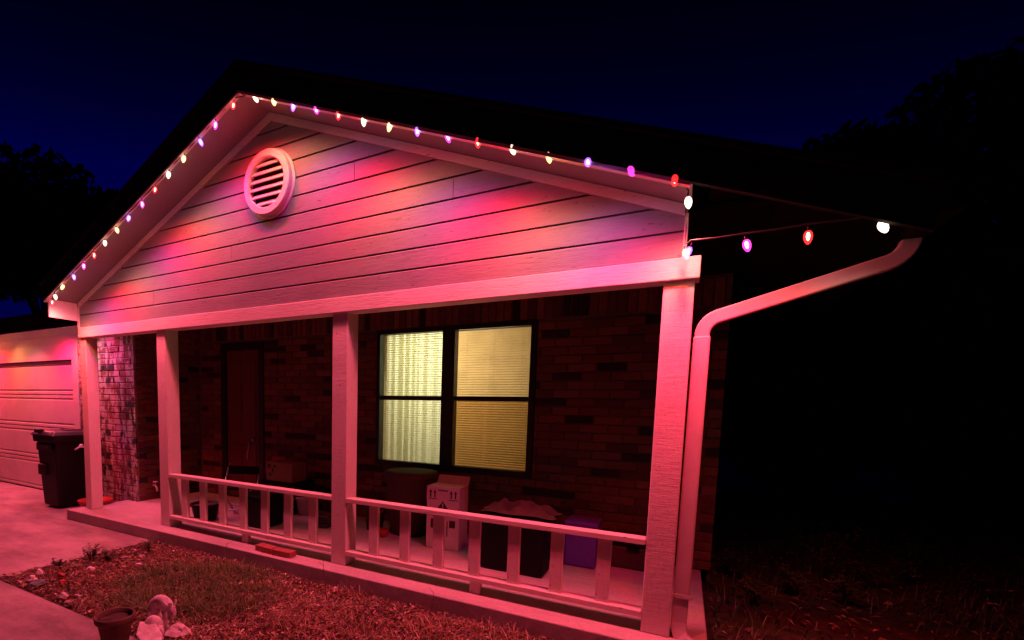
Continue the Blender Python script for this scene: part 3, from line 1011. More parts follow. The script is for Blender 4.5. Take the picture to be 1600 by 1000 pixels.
for sx in (-0.25, 0.25):
    mb = MB(); mb.lathe([(0, -0.03), (0.085, -0.03), (0.1, -0.02), (0.1, 0.02), (0.085, 0.03), (0, 0.03)], 18)
    w_ = mb.build('wheel', M['tote'], bn, (sx, 0.25, 0.101)); w_.rotation_euler = (0, math.radians(90), 0)
mb = MB(); mb.tube([(0.288, -0.02, 0.80), (0.300, 0.04, 0.84), (0.302, 0.10, 0.83), (0.300, 0.14, 0.78)], 0.012, 6)
mb.blob((0.297, 0.06, 0.855), (0.012, 0.03, 0.022), 3, 0.1)
mb.build('side_clip', M['white_plastic'], bn)
# red tray on the ground by the wall
mb = MB(); mb.lathe([(0.0, 0.012), (0.16, 0.012), (0.185, 0.055), (0.20, 0.058), (0.20, 0.05), (0.175, 0.0), (0.0, 0.0)], 28)
mb.build('plant_saucer', M['red_plastic'], None, (-6.52, 0.22, 0.0), label='round red plastic saucer on the slab behind the left porch post', category='saucer')

# ------------------------------------------------------------------ things on the porch
# shipping box with printed arrows
cb = empty('cardboard_box', (-1.80, 1.02, 0), label='tall pale cardboard shipping box with printed up arrows, standing behind the railing', category='box')
bw, bd, bh = 0.165, 0.13, 0.605
mb = MB(); mb.box(-bw, bw, -bd, bd, 0.002, bh); mb.build('carton', M['card'], cb, bevel=0.003)
for nm, a in (('front_flap', 0), ('side_flap', 1)):
    mb = MB()
    if a == 0: mb.add([(-bw, bd, bh + 0.001), (bw, bd, bh + 0.001), (bw, bd + 0.05, bh + 0.075), (-bw, bd + 0.05, bh + 0.075), (-bw, bd + 0.004, bh), (bw, bd + 0.004, bh), (bw, bd + 0.054, bh + 0.073), (-bw, bd + 0.054, bh + 0.073)],
                      [(0, 1, 2, 3), (7, 6, 5, 4), (0, 4, 5, 1), (1, 5, 6, 2), (2, 6, 7, 3), (3, 7, 4, 0)])
    else: mb.box(-bw - 0.004, -bw - 0.001, -bd, bd, bh - 0.14, bh)
    mb.build(nm, M['card'], cb)
mb = MB()
yf = -bd - 0.0015
def flat(pts):
    mb.prism(pts, 'y', yf, yf + 0.0012)
for cx in (-0.105, 0.105):
    for dx in (-0.022, 0.022):
        flat([(cx + dx - 0.007, 0.50), (cx + dx + 0.007, 0.50), (cx + dx + 0.007, 0.548), (cx + dx - 0.007, 0.548)])
        flat([(cx + dx - 0.016, 0.546), (cx + dx + 0.016, 0.546), (cx + dx, 0.576)])
    flat([(cx - 0.045, 0.482), (cx + 0.045, 0.482), (cx + 0.045, 0.490), (cx - 0.045, 0.490)])
for i in range(9):
    xx = -0.048 + i * 0.0108
    flat([(xx, 0.563), (xx + 0.008, 0.563), (xx + 0.008, 0.577), (xx, 0.577)])
flat([(-0.055, 0.395), (0.055, 0.395), (0.0, 0.47)])
flat([(-0.03, 0.376), (0.03, 0.376), (0.03, 0.388), (-0.03, 0.388)])
flat([(-0.12, 0.20), (-0.02, 0.20), (-0.02, 0.29), (-0.12, 0.29)])
flat([(0.045, 0.13), (0.055, 0.13), (0.055, 0.28), (0.045, 0.28)])
flat([(0.07, 0.22), (0.13, 0.22), (0.13, 0.29), (0.07, 0.29)])
mb.build('printed_marks', M['ink'], cb)
mb = MB(); mb.prism([(-0.006, 0.42), (0.006, 0.42), (0.006, 0.448), (-0.006, 0.448)], 'y', yf - 0.001, yf - 0.0002)
mb.prism([(-0.006, 0.404), (0.006, 0.404), (0.006, 0.414), (-0.006, 0.414)], 'y', yf - 0.001, yf - 0.0002)
mb.build('warning_mark', M['card'], cb)
cb.rotation_euler = (0, 0, math.radians(4))
# lidded barrel bin
bb = empty('barrel_bin', (-2.36, 1.28, 0), label='round lidded barrel bin under the left half of the window', category='bin')
mb = MB(); mb.lathe([(0, 0.002), (0.20, 0.002), (0.215, 0.03), (0.27, 0.60), (0.285, 0.605), (0.285, 0.64)], 32); mb.build('barrel', M['barrel'], bb)
mb = MB(); mb.lathe([(0.295, 0.615), (0.30, 0.65), (0.28, 0.672), (0.20, 0.685), (0.0, 0.69)], 32); mb.build('lid', M['barrel'], bb)
mb = MB(); mb.box(-0.36, -0.27, -0.04, 0.04, 0.52, 0.60); mb.build('handle', M['barrel'], bb, bevel=0.01)
mb = MB(); mb.box(0.27, 0.36, -0.04, 0.04, 0.52, 0.60); mb.build('handle', M['barrel'], bb, bevel=0.01)
# tapered pail and little red thing beside it
def pail(name, loc, r0, r1, h, mat, label, cat):
    e_ = empty(name, loc, label=label, category=cat)
    mb = MB(); mb.lathe([(0, 0.002), (r0, 0.002), (r1, h), (r1 + 0.012, h), (r1 + 0.012, h - 0.03), (r1, h - 0.03), (r1 - 0.006, h - 0.002), (r0 - 0.006, 0.012), (0, 0.012)], 24)
    mb.build('bucket', mat, e_)
    mb = MB(); mb.tube([(-(r1 + 0.01) * math.cos(a), -0.03 - 0.05 * math.sin(a), h - 0.02 - 0.06 * math.sin(a)) for a in [math.pi * i / 10 for i in range(11)]], 0.004, 5)
    mb.build('bail_handle', M['metal'], e_)
    return e_
pail('bucket', (-2.74, 1.16, 0), 0.085, 0.125, 0.27, M['barrel'], 'brown tapered bucket standing behind the middle porch post', 'bucket')
pail('bucket', (-3.92, 1.32, 0), 0.085, 0.125, 0.23, M['white_plastic'], 'pale tapered bucket behind the left railing near the door', 'bucket')
mb = MB(); mb.lathe([(0, 0.0), (0.055, 0.0), (0.065, 0.07), (0.06, 0.075), (0.02, 0.06), (0, 0.06)], 18)
mb.build('flower_pot', M['red_plastic'], None, (-2.52, 0.98, 0.001), label='tiny red flower pot on the porch floor beside the barrel bin', category='pot')
# black totes
def tote(name, x0, x1, y0, y1, h, mat, lidmat, label, cat, z=0.0):
    cx, cyy = (x0 + x1) / 2, (y0 + y1) / 2
    e_ = empty(name, (cx, cyy, z), label=label, category=cat)
    a, c = (x1 - x0) / 2, (y1 - y0) / 2
    mb = MB(); frustum(mb, (-a * 0.93, -c * 0.93), (a * 0.93, c * 0.93), (-a * 0.98, -c * 0.98), (a * 0.98, c * 0.98), 0.001, h - 0.04)
    mb.build('tub', mat, e_, bevel=0.02)
    mb = MB(); mb.box(-a, a, -c, c, h - 0.04, h); mb.build('lid', lidmat, e_, bevel=0.012)
    for s_ in (-1, 1):
        mb = MB(); mb.box(-0.05, 0.05, s_ * c - 0.012, s_ * c + 0.012, h - 0.075, h - 0.042); mb.build('latch', lidmat, e_, bevel=0.004)
    return e_
tote('storage_tote', -1.31, -0.74, 0.58, 0.98, 0.47, M['tote'], M['tote'], 'large black storage tote behind the right railing under a crumpled cloth', 'storage tote')
tote('storage_tote', -4.10, -3.72, 0.46, 0.80, 0.36, M['tote'], M['tote'], 'small black storage tote behind the left railing', 'storage tote')
tote('storage_tote', -0.70, -0.42, 1.06, 1.36, 0.40, M['purple'], M['purple'], 'violet storage tote behind the right railing', 'storage tote')
tote('storage_tote', -0.36, 0.05, 1.24, 1.52, 0.24, M['barrel'], M['tote'], 'low dark brown tote in the corner behind the right porch post', 'storage tote')
# crumpled cloth on the tote
vs, fs = [], []
nx, ny = 26, 16
for j in range(ny + 1):
    for i in range(nx + 1):
        u, v = i / nx, j / ny
        edge = min(u, 1 - u, v, 1 - v)
        h = 0.014 + 0.10 * min(1, edge * 4) * (0.55 + 0.45 * math.sin(u * 9 + v * 5) * math.sin(v * 7 - u * 3)) + 0.02 * math.sin(u * 23 + 9 * v + 2 * math.sin(v * 11)) * min(1, edge * 6)
        vs.append((-0.30 + 0.62 * u + 0.02 * math.sin(9 * v), -0.14 + 0.31 * v + 0.02 * math.sin(11 * u), max(0.006, h)))
for j in range(ny):
    for i in range(nx):
        a = j * (nx + 1) + i
        fs.append((a, a + 1, a + nx + 2, a + nx + 1))
mb = MB(); mb.add(vs, fs, True)
mb.build('folded_cloth', M['cloth'], None, (-1.02, 0.77, 0.472), label='crumpled brown cloth heaped on the large black tote', category='cloth')
# box on a crate near the door
cr_ = empty('crate', (-4.22, 1.36, 0), label='dark slatted crate beside the front door with a small box on top', category='crate')
for i in range(4):
    B('slat', M['tote'], -0.30, 0.30, -0.182, -0.168, 0.02 + i * 0.092, 0.09 + i * 0.092, cr_)
    B('slat', M['tote'], -0.30, 0.30, 0.168, 0.182, 0.02 + i * 0.092, 0.09 + i * 0.092, cr_)
for sx in (-0.295, 0.275):
    B('end_board', M['tote'], sx, sx + 0.02, -0.167, 0.167, 0.01, 0.375, cr_)
B('crate_top', M['tote'], -0.30, 0.30, -0.185, 0.185, 0.377, 0.392, cr_)
sb = empty('small_box', (-4.21, 1.33, 0.393), label='small brown cardboard box with dark print on the crate by the door', category='box')
mb = MB(); mb.box(-0.21, 0.22, -0.13, 0.13, 0.0, 0.235); mb.build('carton', M['card_brown'], sb, bevel=0.003)
mb = MB()
for (x0, x1, z0_, z1_) in ((-0.19, -0.14, 0.16, 0.21), (-0.17, -0.13, 0.06, 0.10), (-0.12, -0.09, 0.10, 0.16), (-0.09, -0.05, 0.17, 0.20)):
    mb.box(x0, x1, -0.1315, -0.1303, z0_, z1_)
mb.build('printed_marks', M['ink'], sb)
mb = MB(); mb.box(-0.21, 0.0, -0.1302, 0.129, 0.2352, 0.2385); mb.build('flap', M['card_brown'], sb)
# folding chair with thin metal bars
fc = empty('folding_chair', (-4.42, 0.78, 0), label='dark folding chair with thin metal bars behind the left railing', category='chair')
fc.rotation_euler = (0, 0, math.radians(25))
for sx in (-0.2, 0.2):
    mb = MB(); mb.tube([(sx, -0.22, 0.01), (sx, 0.16, 0.62)], 0.012, 8); mb.build('leg', M['metal'], fc)
    mb = MB(); mb.tube([(sx * 0.92, 0.22, 0.01), (sx * 0.92, -0.16, 0.36)], 0.012, 8); mb.build('leg', M['metal'], fc)
for yy, z_ in ((-0.16, 0.10), (0.16, 0.10)):
    mb = MB(); mb.tube([(-0.19, yy, z_ + 0.006), (0.19, yy, z_ + 0.006)], 0.009, 6); mb.build('stretcher', M['metal'], fc)
B('seat', M['tote'], -0.185, 0.185, -0.17, 0.16, 0.345, 0.372, fc, bevel=0.01)
mb = MB(); mb.box(-0.19, 0.19, 0.085, 0.10, 0.50, 0.60); mb.build('backrest', M['tote'], fc, bevel=0.005)
# round black pot
rp_ = empty('round_pot', (-4.60, 0.42, 0), label='squat round black plant pot on the porch floor behind the left railing', category='pot')
mb = MB(); mb.lathe([(0, 0.001), (0.115, 0.001), (0.15, 0.20), (0.162, 0.20), (0.162, 0.175), (0.153, 0.172)], 28); mb.build('pot', M['tote'], rp_)
mb = MB(); mb.lathe([(0, 0.175), (0.142, 0.170)], 20); mb.build('soil', M['soil'], rp_)
# broom leaning on the wall near the railing corner? a thin pole with hose coil
hs = MB()
for k in range(4):
    hs.tube([(0.11 * math.cos(a) * (1 - 0.05 * k), 0.09 * math.sin(a), 0.018 + 0.03 * k + 0.006 * math.sin(3 * a)) for a in [2 * math.pi * i / 20 for i in range(21)]], 0.012, 6)
hs.build('hose_coil', M['cord'], None, (-3.30, 0.95, 0.0), label='small coil of dark hose lying on the porch floor', category='hose')

# bricks lying on the slab's edge
def loose_brick(x, y, rz, label):
    e_ = B('loose_brick', M['loose_brick'], x - 0.105, x + 0.105, y - 0.045, y + 0.045, 0.0, 0.055, bevel=0.006)
    e_.rotation_euler = (0, 0, rz)
    e_['label'] = label; e_['category'] = 'brick'
    return e_
loose_brick(-3.12, -0.065, math.radians(-4), 'red brick lying on the slab edge, left of two under the railing')
loose_brick(-2.895, -0.075, math.radians(3), 'red brick lying on the slab edge, right of two under the railing')

# ------------------------------------------------------------------ front bed: pot, statue, stones
fp = empty('clay_pot', (-2.775, -1.625, G), label='dark clay flower pot beside the pale animal statue in the front bed', category='pot')
mb = MB(); mb.lathe([(0, 0.0), (0.068, 0.0), (0.071, 0.008), (0.093, 0.135), (0.100, 0.137), (0.108, 0.150), (0.111, 0.178), (0.105, 0.183), (0.098, 0.178), (0.092, 0.150)], 36)
mb.build('pot', M['clay'], fp)
mb = MB(); mb.blob((0, 0, 0.145), (0.092, 0.092, 0.016), 5, 0.25, 18, 8); mb.build('soil', M['soil'], fp)

sta = empty('garden_statue', (-2.735, -1.33, G), label='pale stone statue of a crouching long-eared animal beside the clay pot', category='statue')
def skin_mesh(name, verts, edges, radii, mat, parent, sub=2):
    me = bpy.data.meshes.new(name)
    me.from_pydata(verts, edges, [])
    o = bpy.data.objects.new(name, me); C.objects.link(o)
    me.materials.append(mat)
    sk = o.modifiers.new('skin', 'SKIN')
    sk.use_smooth_shade = True
    if not me.skin_vertices: me.skin_vertices.new()
    for i, r in enumerate(radii):
        d = me.skin_vertices[0].data[i]
        d.radius = r if isinstance(r, tuple) else (r, r)
        d.use_root = (i == 0)
    sb_ = o.modifiers.new('sub', 'SUBSURF'); sb_.levels = sub; sb_.render_levels = sub
    o.parent = parent
    return o
# haunch, arched back, shoulders, neck, head, muzzle; forelegs, hind legs, ears, tail
V_ = [(-0.14, 0.03, 0.135), (-0.09, 0.02, 0.185), (-0.02, 0.0, 0.205), (0.05, -0.02, 0.19), (0.095, -0.035, 0.155), (0.125, -0.05, 0.125), (0.145, -0.065, 0.095),
      (0.055, -0.07, 0.10), (0.05, -0.085, 0.02), (0.06, 0.03, 0.10), (0.055, 0.035, 0.02),
      (-0.13, -0.05, 0.085), (-0.10, -0.07, 0.03), (-0.06, -0.085, 0.012), (-0.14, 0.09, 0.08), (-0.10, 0.10, 0.015),
      (0.115, -0.02, 0.175), (0.135, -0.005, 0.225), (0.10, -0.06, 0.17), (0.105, -0.075, 0.215), (-0.185, 0.05, 0.15)]
E_ = [(0, 1), (1, 2), (2, 3), (3, 4), (4, 5), (5, 6), (3, 7), (7, 8), (3, 9), (9, 10), (0, 11), (11, 12), (12, 13), (0, 14), (14, 15), (5, 16), (16, 17), (5, 18), (18, 19), (0, 20)]
R_ = [0.058, 0.062, 0.058, 0.046, 0.036, 0.040, 0.024, 0.024, 0.018, 0.024, 0.018, 0.036, 0.022, 0.020, 0.036, 0.022, (0.012, 0.018), (0.010, 0.022), (0.012, 0.018), (0.010, 0.022), 0.03]
skin_mesh('body', V_, E_, R_, M['statue'], sta)
mb = MB(); mb.blob((0.128, -0.088, 0.132), (0.007, 0.006, 0.008), 1, 0.0, 8, 6); mb.build('eye', M['ink'], sta)
mb = MB(); mb.blob((0, 0, -0.005), (0.19, 0.13, 0.022), 11, 0.12, 18, 8); mb.build('base', M['statue'], sta)
sta.rotation_euler = (0, 0, math.radians(26))
sta.scale = (0.62, 0.62, 0.85)
# second small figure: dome-like shell in front
sh = empty('shell_ornament', (-2.70, -1.43, G), label='pale domed stone ornament between the clay pot and animal statue', category='ornament')
mb = MB(); mb.lathe([(0.10, 0.0), (0.105, 0.05), (0.09, 0.11), (0.06, 0.145), (0.03, 0.16), (0.0, 0.163)], 24, squash=0.8); mb.build('dome', M['statue'], sh)
mb = MB(); mb.tube([(0.09, -0.03, 0.07), (0.13, -0.05, 0.05), (0.14, -0.055, 0.0)], [0.03, 0.024, 0.02], 8); mb.build('foot', M['statue'], sh)
sh.scale = (0.62, 0.62, 0.72); sh.rotation_euler = (0, 0, math.radians(20))
# broken slabs of pale stone by the statue
def plate(loc, poly, th, rot, label):
    mb = MB(); mb.prism(poly, 'z', 0, th)
    o = mb.build('stone_slab', M['statue'], None, loc, bevel=0.008, label=label, category='stone', group='broken stone slabs by the statue')
    o.rotation_euler = rot
plate((-2.61, -1.50, G + 0.03), [(-0.17, -0.02), (-0.05, -0.07), (0.12, -0.06), (0.18, 0.0), (0.08, 0.05), (-0.08, 0.05)], 0.035, (math.radians(16), math.radians(8), math.radians(-18)), 'long pale stone slab tilted in front of the animal statue')
mb = MB(); mb.blob((0, 0, 0.025), (0.075, 0.055, 0.04), 77, 0.3, 9, 6); mb.sm = [False] * len(mb.sm)
o = mb.build('stone_slab', M['statue'], None, (-2.56, -1.36, G), bevel=0.004, label='chunky pale broken stone right of the animal statue', category='stone', group='broken stone slabs by the statue')
o.rotation_euler = (0.1, 0.15, 0.5)

# stones along the corner of the bed
def rock(x, y, r, mat, seed, label, zf=0.6):
    r *= 0.66
    mb = MB(); mb.blob((0, 0, 0), (r, r * (0.7 + 0.25 * math.sin(seed * 2.3)), r * zf), seed, 0.30, 8, 6)
    mb.sm = [False] * len(mb.sm)
    o = mb.build('rock', mat, None, (x, y, G + r * zf * 0.55), label=label, category='rock', group='stones along the bed corner')
    o.rotation_euler = (0, 0, seed * 1.3)
    return o
rock(-4.57, -1.44, 0.085, M['rock_tan'], 1, 'tan stone at the very corner where driveway meets walkway', 0.55)
rock(-4.47, -1.30, 0.075, M['rock_white'], 2, 'white stone next to the tan corner stone', 0.7)
rock(-4.36, -1.40, 0.065, M['rock_white'], 3, 'white stone touching the grey-green stone', 0.7)
rock(-4.22, -1.42, 0.085, M['rock_green'], 4, 'grey-green stone among pale ones at the bed corner', 0.5)
rock(-4.25, -1.24, 0.06, M['rock_red'], 5, 'bright red stone behind the grey-green stone', 0.7)
rock(-4.10, -1.30, 0.045, M['rock_red'], 6, 'small dull red stone right of the bright red one', 0.6)
rock(-4.22, -1.03, 0.085, M['rock_white'], 7, 'flat white stone apart from the corner cluster', 0.45)
rock(-4.45, -1.05, 0.05, M['rock_tan'], 8, 'small tan stone on the driveway edge of the bed', 0.6)
rock(-3.78, -1.44, 0.05, M['rock_white'], 9, 'left of two small white stones beside the walkway', 0.8)
rock(-3.68, -1.40, 0.045, M['rock_white'], 10, 'right of two small white stones beside the walkway', 0.8)
rock(-3.62, -1.48, 0.05, M['rock_tan'], 12, 'small tan stone in front of two white stones beside the walkway', 0.7)
rock(-4.28, -0.70, 0.06, M['rock_tan'], 13, 'tan stone beside the leafy plants on the driveway edge', 0.7)
rock(-4.18, -0.60, 0.06, M['rock_tan'], 14, 'tan stone furthest up the driveway edge of the bed', 0.7)
rock(-4.02, -0.72, 0.045, M['rock_white'], 15, 'small white stone between the leafy plants and the grass', 0.7)
rock(-2.168, -0.26, 0.05, M['rock_white'], 16, 'lone white stone in the grass below the middle porch post', 0.8)

# ------------------------------------------------------------------ ground cover (uncountable)
def blades(name, n, region, hmin, hmax, wid, lean, mat, curl=1.0, seed=1, z0=G - 0.02, clump=0):
    r = np.random.default_rng(seed)
    pts = region(r, n)
    n = len(pts)
    h = r.uniform(hmin, hmax, n); a = r.uniform(0, 2 * np.pi, n); l = r.uniform(0.2, lean, n) * h
    dx, dy = np.cos(a), np.sin(a); px, py = -dy, dx
    w = wid * r.uniform(0.5, 1.2, n)
    V = np.zeros((n, 7, 3))
    for k, (t, ww) in enumerate(((0, 1.0), (0.4, 0.85), (0.75, 0.55))):
        off = l * t ** 1.7
        zz_ = h * (t - 0.35 * curl * t * t * np.minimum(1, l / h))
        cx, cyy = pts[:, 0] + dx * off, pts[:, 1] + dy * off
        V[:, 2 * k, 0] = cx - px * w * ww; V[:, 2 * k, 1] = cyy - py * w * ww; V[:, 2 * k, 2] = z0 + zz_
        V[:, 2 * k + 1, 0] = cx + px * w * ww; V[:, 2 * k + 1, 1] = cyy + py * w * ww; V[:, 2 * k + 1, 2] = z0 + zz_
    V[:, 6, 0] = pts[:, 0] + dx * l; V[:, 6, 1] = pts[:, 1] + dy * l
    V[:, 6, 2] = z0 + h * (1 - 0.45 * curl * np.minimum(1, l / h))
    base = (np.arange(n) * 7)[:, None]
    q = np.concatenate([base + np.array([0, 1, 3, 2]), base + np.array([2, 3, 5, 4])], 0)
    t3 = base + np.array([4, 5, 6])
    me = bpy.data.meshes.new(name)
    me.from_pydata(V.reshape(-1, 3).tolist(), [], q.tolist() + t3.tolist())
    me.materials.append(mat)
    o = bpy.data.objects.new(name, me); C.objects.link(o)
    o['kind'] = 'stuff'
    return o

def patchy(r, n, x0, x1, y0, y1, dens):
    x = r.uniform(x0, x1, n * 3); y = r.uniform(y0, y1, n * 3)
    k = r.uniform(0, 1, n * 3) < dens(x, y)
    return np.stack([x[k], y[k]], 1)[:n]
def green_zone(x, y):
    d = ((x + 3.15) / 0.62) ** 2 + ((y + 0.80) / 0.50) ** 2
    w = 0.5 + 0.5 * np.sin(x * 11 + 3 * np.sin(y * 7)) * np.sin(y * 13 - x * 4)
    return np.clip(1.7 - d, 0, 1) * np.clip(0.15 + 1.1 * w, 0, 1)
def bed(r, n):
    return patchy(r, n, -4.66, 0.45, -1.50, -0.19, lambda x, y: np.clip(0.55 + 0.45 * np.sin(x * 4.1 + y * 3) * np.sin(y * 5 - x * 2.3), 0.1, 1) * (1 - 0.6 * green_zone(x, y)) * np.clip(0.25 + (x + 4.7) * 0.5, 0.2, 1))
blades('dry_grass', 20000, bed, 0.015, 0.075, 0.0030, 2.4, M['dry_grass'], 1.0, 3)
def greens(r, n):
    return patchy(r, n, -4.1, -2.2, -1.45, -0.22, green_zone)
blades('green_grass', 7500, greens, 0.03, 0.13, 0.0032, 1.3, M['green_grass'], 0.8, 4)
def edge_tufts(r, n):
    return patchy(r, n, -2.3, 0.45, -1.4, -0.19, lambda x, y: np.clip(np.sin(x * 7.3 + 1) * np.sin(y * 9 + x * 3), 0, 1))
blades('grass_tufts', 3500, edge_tufts, 0.04, 0.14, 0.0032, 1.0, M['dry_grass'], 0.8, 5)
def side(r, n):
    return patchy(r, n, 0.40, 7.0, -0.4, 7.5, lambda x, y: np.clip(0.5 + 0.5 * np.sin(x * 2.7 + y) * np.sin(y * 2.1 - x), 0.05, 1))
blades('side_yard_grass', 14000, side, 0.04, 0.20, 0.005, 1.4, M['weed'], 0.9, 6)

def leaves(name, n, region, size, mat, seed, z0=G - 0.012, zspread=0.03):
    r = np.random.default_rng(seed)
    p = region(r, n); n = len(p)
    vs, fs = [], []
    for i in range(n):
        s_ = size * r.uniform(0.5, 1.3); a = r.uniform(0, 6.28); t1, t2 = r.uniform(-0.6, 0.6, 2)
        z = z0 + r.uniform(0, zspread)
        ca, sa = math.cos(a), math.sin(a)
        wd_ = r.choice((0.12, 0.16, 0.2, 0.5))
        for (u, v, w) in ((-1, 0, 0), (0.1, -wd_, 0.25), (1, 0.2, 0), (-0.1, wd_, 0.3)):
            vs.append((p[i, 0] + s_ * (u * ca - v * sa), p[i, 1] + s_ * (u * sa + v * ca), z + s_ * (abs(t1) * 0.5 + u * t1 * 0.5 + v * t2 + w)))
        o_ = 4 * i
        fs += [(o_, o_ + 1, o_ + 2), (o_, o_ + 2, o_ + 3)]
    me = bpy.data.meshes.new(name); me.from_pydata(vs, [], fs); me.materials.append(mat)
    o = bpy.data.objects.new(name, me); C.objects.link(o); o['kind'] = 'stuff'
    return o
leaves('leaf_litter', 24000, lambda r, n: patchy(r, n, -4.66, 0.4, -1.51, -0.18, lambda x, y: np.clip(0.9 - 0.5 * green_zone(x, y), 0, 1)), 0.018, M['litter'], 8)
leaves('side_leaf_litter', 2500, lambda r, n: patchy(r, n, 0.4, 5.0, 0.2, 5.0, lambda x, y: 0.7 + 0 * x), 0.03, M['litter'], 9)

# low leafy plants on the edge of the bed
def leafy_plant(x, y, h, n, label, seed, mat='weed', group=None, name='leafy_plant', z=G - 0.02, leaf=0.035):
    r = random.Random(seed)
    e_ = empty(name, (x, y, z), label=label, category='plant')
    if group: e_['group'] = group
    st_, lf = MB(), MB()
    for k in range(n):
        a = r.uniform(0, 6.28); l = r.uniform(0.3, 0.9) * h; hh = h * r.uniform(0.5, 1.0)
        tip = Vector((math.cos(a) * l * 0.6, math.sin(a) * l * 0.6, hh))
        mid = Vector((tip.x * 0.4, tip.y * 0.4, hh * 0.6))
        st_.tube([(0.01 * math.cos(a), 0.01 * math.sin(a), 0), mid, tip], 0.003, 4, 0.0012)
        for j in range(5):
            t = 0.35 + 0.65 * j / 4
            p = mid.lerp(tip, (t - 0.35) / 0.65)
            aa = r.uniform(0, 6.28); s_ = leaf * r.uniform(0.6, 1.2)
            d = Vector((math.cos(aa), math.sin(aa), r.uniform(-0.1, 0.6))).normalized()
            q = d.cross(Vector((0, 0, 1))).normalized()
            lf.add([p, p + d * s_ * 0.5 + q * s_ * 0.3 + Vector((0, 0, 0.006)), p + d * s_, p + d * s_ * 0.5 - q * s_ * 0.3 + Vector((0, 0, 0.006))], [(0, 1, 2), (0, 2, 3)])
    st_.build('stem', M[mat], e_); lf.build('foliage', M[mat], e_)
    return e_
leafy_plant(-4.52, -0.86, 0.16, 22, 'largest leafy weed growing over the driveway edge', 21)
leafy_plant(-4.40, -0.78, 0.13, 16, 'leafy weed just right of the largest one on the driveway edge', 22)
leafy_plant(-4.42, -0.38, 0.15, 10, 'small upright weed on the driveway edge nearest the porch', 23)
leafy_plant(-4.60, -1.10, 0.09, 9, 'low weed on the driveway edge by the corner stones', 24)
def stalk(x, y, h, seed, label):
    r = random.Random(seed)
    e_ = empty('weed_stalk', (x, y, G - 0.02), label=label, category='weed')
    mb = MB()
    p = [Vector((0, 0, 0))]
    for i in range(5): p.append(p[-1] + Vector((r.uniform(-0.015, 0.015), r.uniform(-0.01, 0.01), h / 5)))
    mb.tube(p, 0.0035, 5, 0.0015)
    for i in range(2, 6):
        a = r.uniform(0, 6.28)
        mb.tube([p[i], p[i] + Vector((0.05 * math.cos(a), 0.05 * math.sin(a), 0.03))], 0.002, 4, 0.001)
    mb.build('stem', M['dry_grass'], e_)
stalk(-2.13, -0.40, 0.34, 31, 'tall dry stalk in the bed below the middle porch post')
stalk(-3.36, -0.30, 0.22, 32, 'dark dry stalk against the slab below the left railing')
stalk(-1.32, -0.28, 0.20, 33, 'thin dry stalk against the slab below the right railing')
# tall weeds in the dark side yard
for i, (x, y, h) in enumerate(((0.72, 1.35, 0.20), (1.02, 1.75, 0.26), (1.34, 2.35, 0.50), (1.62, 2.30, 0.30), (1.95, 2.6, 0.24), (2.35, 2.45, 0.26), (0.60, 2.0, 0.25), (1.35, 1.7, 0.22), (2.2, 3.2, 0.35), (2.9, 3.0, 0.30))):
    leafy_plant(x, y, h, 12, ('leafy weed at the slab corner beside the downspout', 'leafy weed just beyond the slab in the dark side yard', 'tallest leafy weed in the dark side yard', 'leafy weed right of the tallest one in the side yard', 'leafy weed in the middle right of the side yard', 'leafy weed furthest right in the side yard', 'leafy weed against the house corner', 'low leafy weed in front of the tallest one in the side yard', 'tall leafy weed at the back of the side yard', 'leafy weed at the far back right of the side yard')[i], 40 + i, 'weed', 'weeds in the dark side yard', 'weed_plant', leaf=0.06)

# ------------------------------------------------------------------ trees
def tree(name, x, y, h, cr, cz, n, label, seed, leaf=0.16, lobes=9):
    r = np.random.default_rng(seed)
    e_ = empty(name, (x, y, G - 0.02), label=label, category='tree')
    tr_ = MB()
    tr_.tube([(0, 0, 0), (0.1, 0.05, h * 0.25), (0.05, 0.1, h * 0.45), (0.1, 0.0, h * 0.7)], [0.22, 0.17, 0.13, 0.05], 8)
    cen = []
    for k in range(lobes):
        a = 2 * math.pi * k / lobes + r.uniform(-0.4, 0.4); rr = cr * r.uniform(0.35, 0.85)
        c = np.array([math.cos(a) * rr, math.sin(a) * rr, cz + r.uniform(-0.35, 0.42) * (h - cz) * 1.6])
        cen.append(c)
        tr_.tube([(0.05, 0.05, h * r.uniform(0.25, 0.5)), (c[0] * 0.5, c[1] * 0.5, c[2] * 0.85), tuple(c)], [0.09, 0.06, 0.02], 6)
    cen.append(np.array([0, 0, h - cr * 0.35]))
    tr_.build('trunk', M['bark'], e_)
    cen = np.array(cen)
    ci = r.integers(0, len(cen), n)
    u = r.normal(size=(n, 3)); u /= np.linalg.norm(u, axis=1)[:, None]
    rad = cr * 0.48 * r.uniform(0.45, 1.12, n) ** 0.6
    P = cen[ci] + u * rad[:, None] * np.array([1, 1, 0.8])
    d1 = r.normal(size=(n, 3)); d1 /= np.linalg.norm(d1, axis=1)[:, None]
    d2_ = np.cross(d1, r.normal(size=(n, 3))); d2_ /= np.linalg.norm(d2_, axis=1)[:, None]
    s_ = leaf * r.uniform(0.5, 1.3, n)[:, None]
    V = np.stack([P - d1 * s_, P + d2_ * s_ * 0.45, P + d1 * s_, P - d2_ * s_ * 0.45], 1)
    V[:, :, 2] = np.maximum(V[:, :, 2], 0.05)
    F = (np.arange(n) * 4)[:, None] + np.array([0, 1, 2, 3])
    me = bpy.data.meshes.new('crown'); me.from_pydata(V.reshape(-1, 3).tolist(), [], F.tolist()); me.materials.append(M['tree_leaf'])
    o = bpy.data.objects.new('crown', me); C.objects.link(o); o.parent = e_
tree('tree', -21.5, 7.2, 9.4, 3.6, 7.6, 9000, 'dark leafy tree silhouette above the garage roof on the left', 51, 0.24)
tree('tree', -26.5, 8.5, 10.6, 3.6, 8.5, 8000, 'tallest dark tree silhouette at the left edge', 52, 0.24)
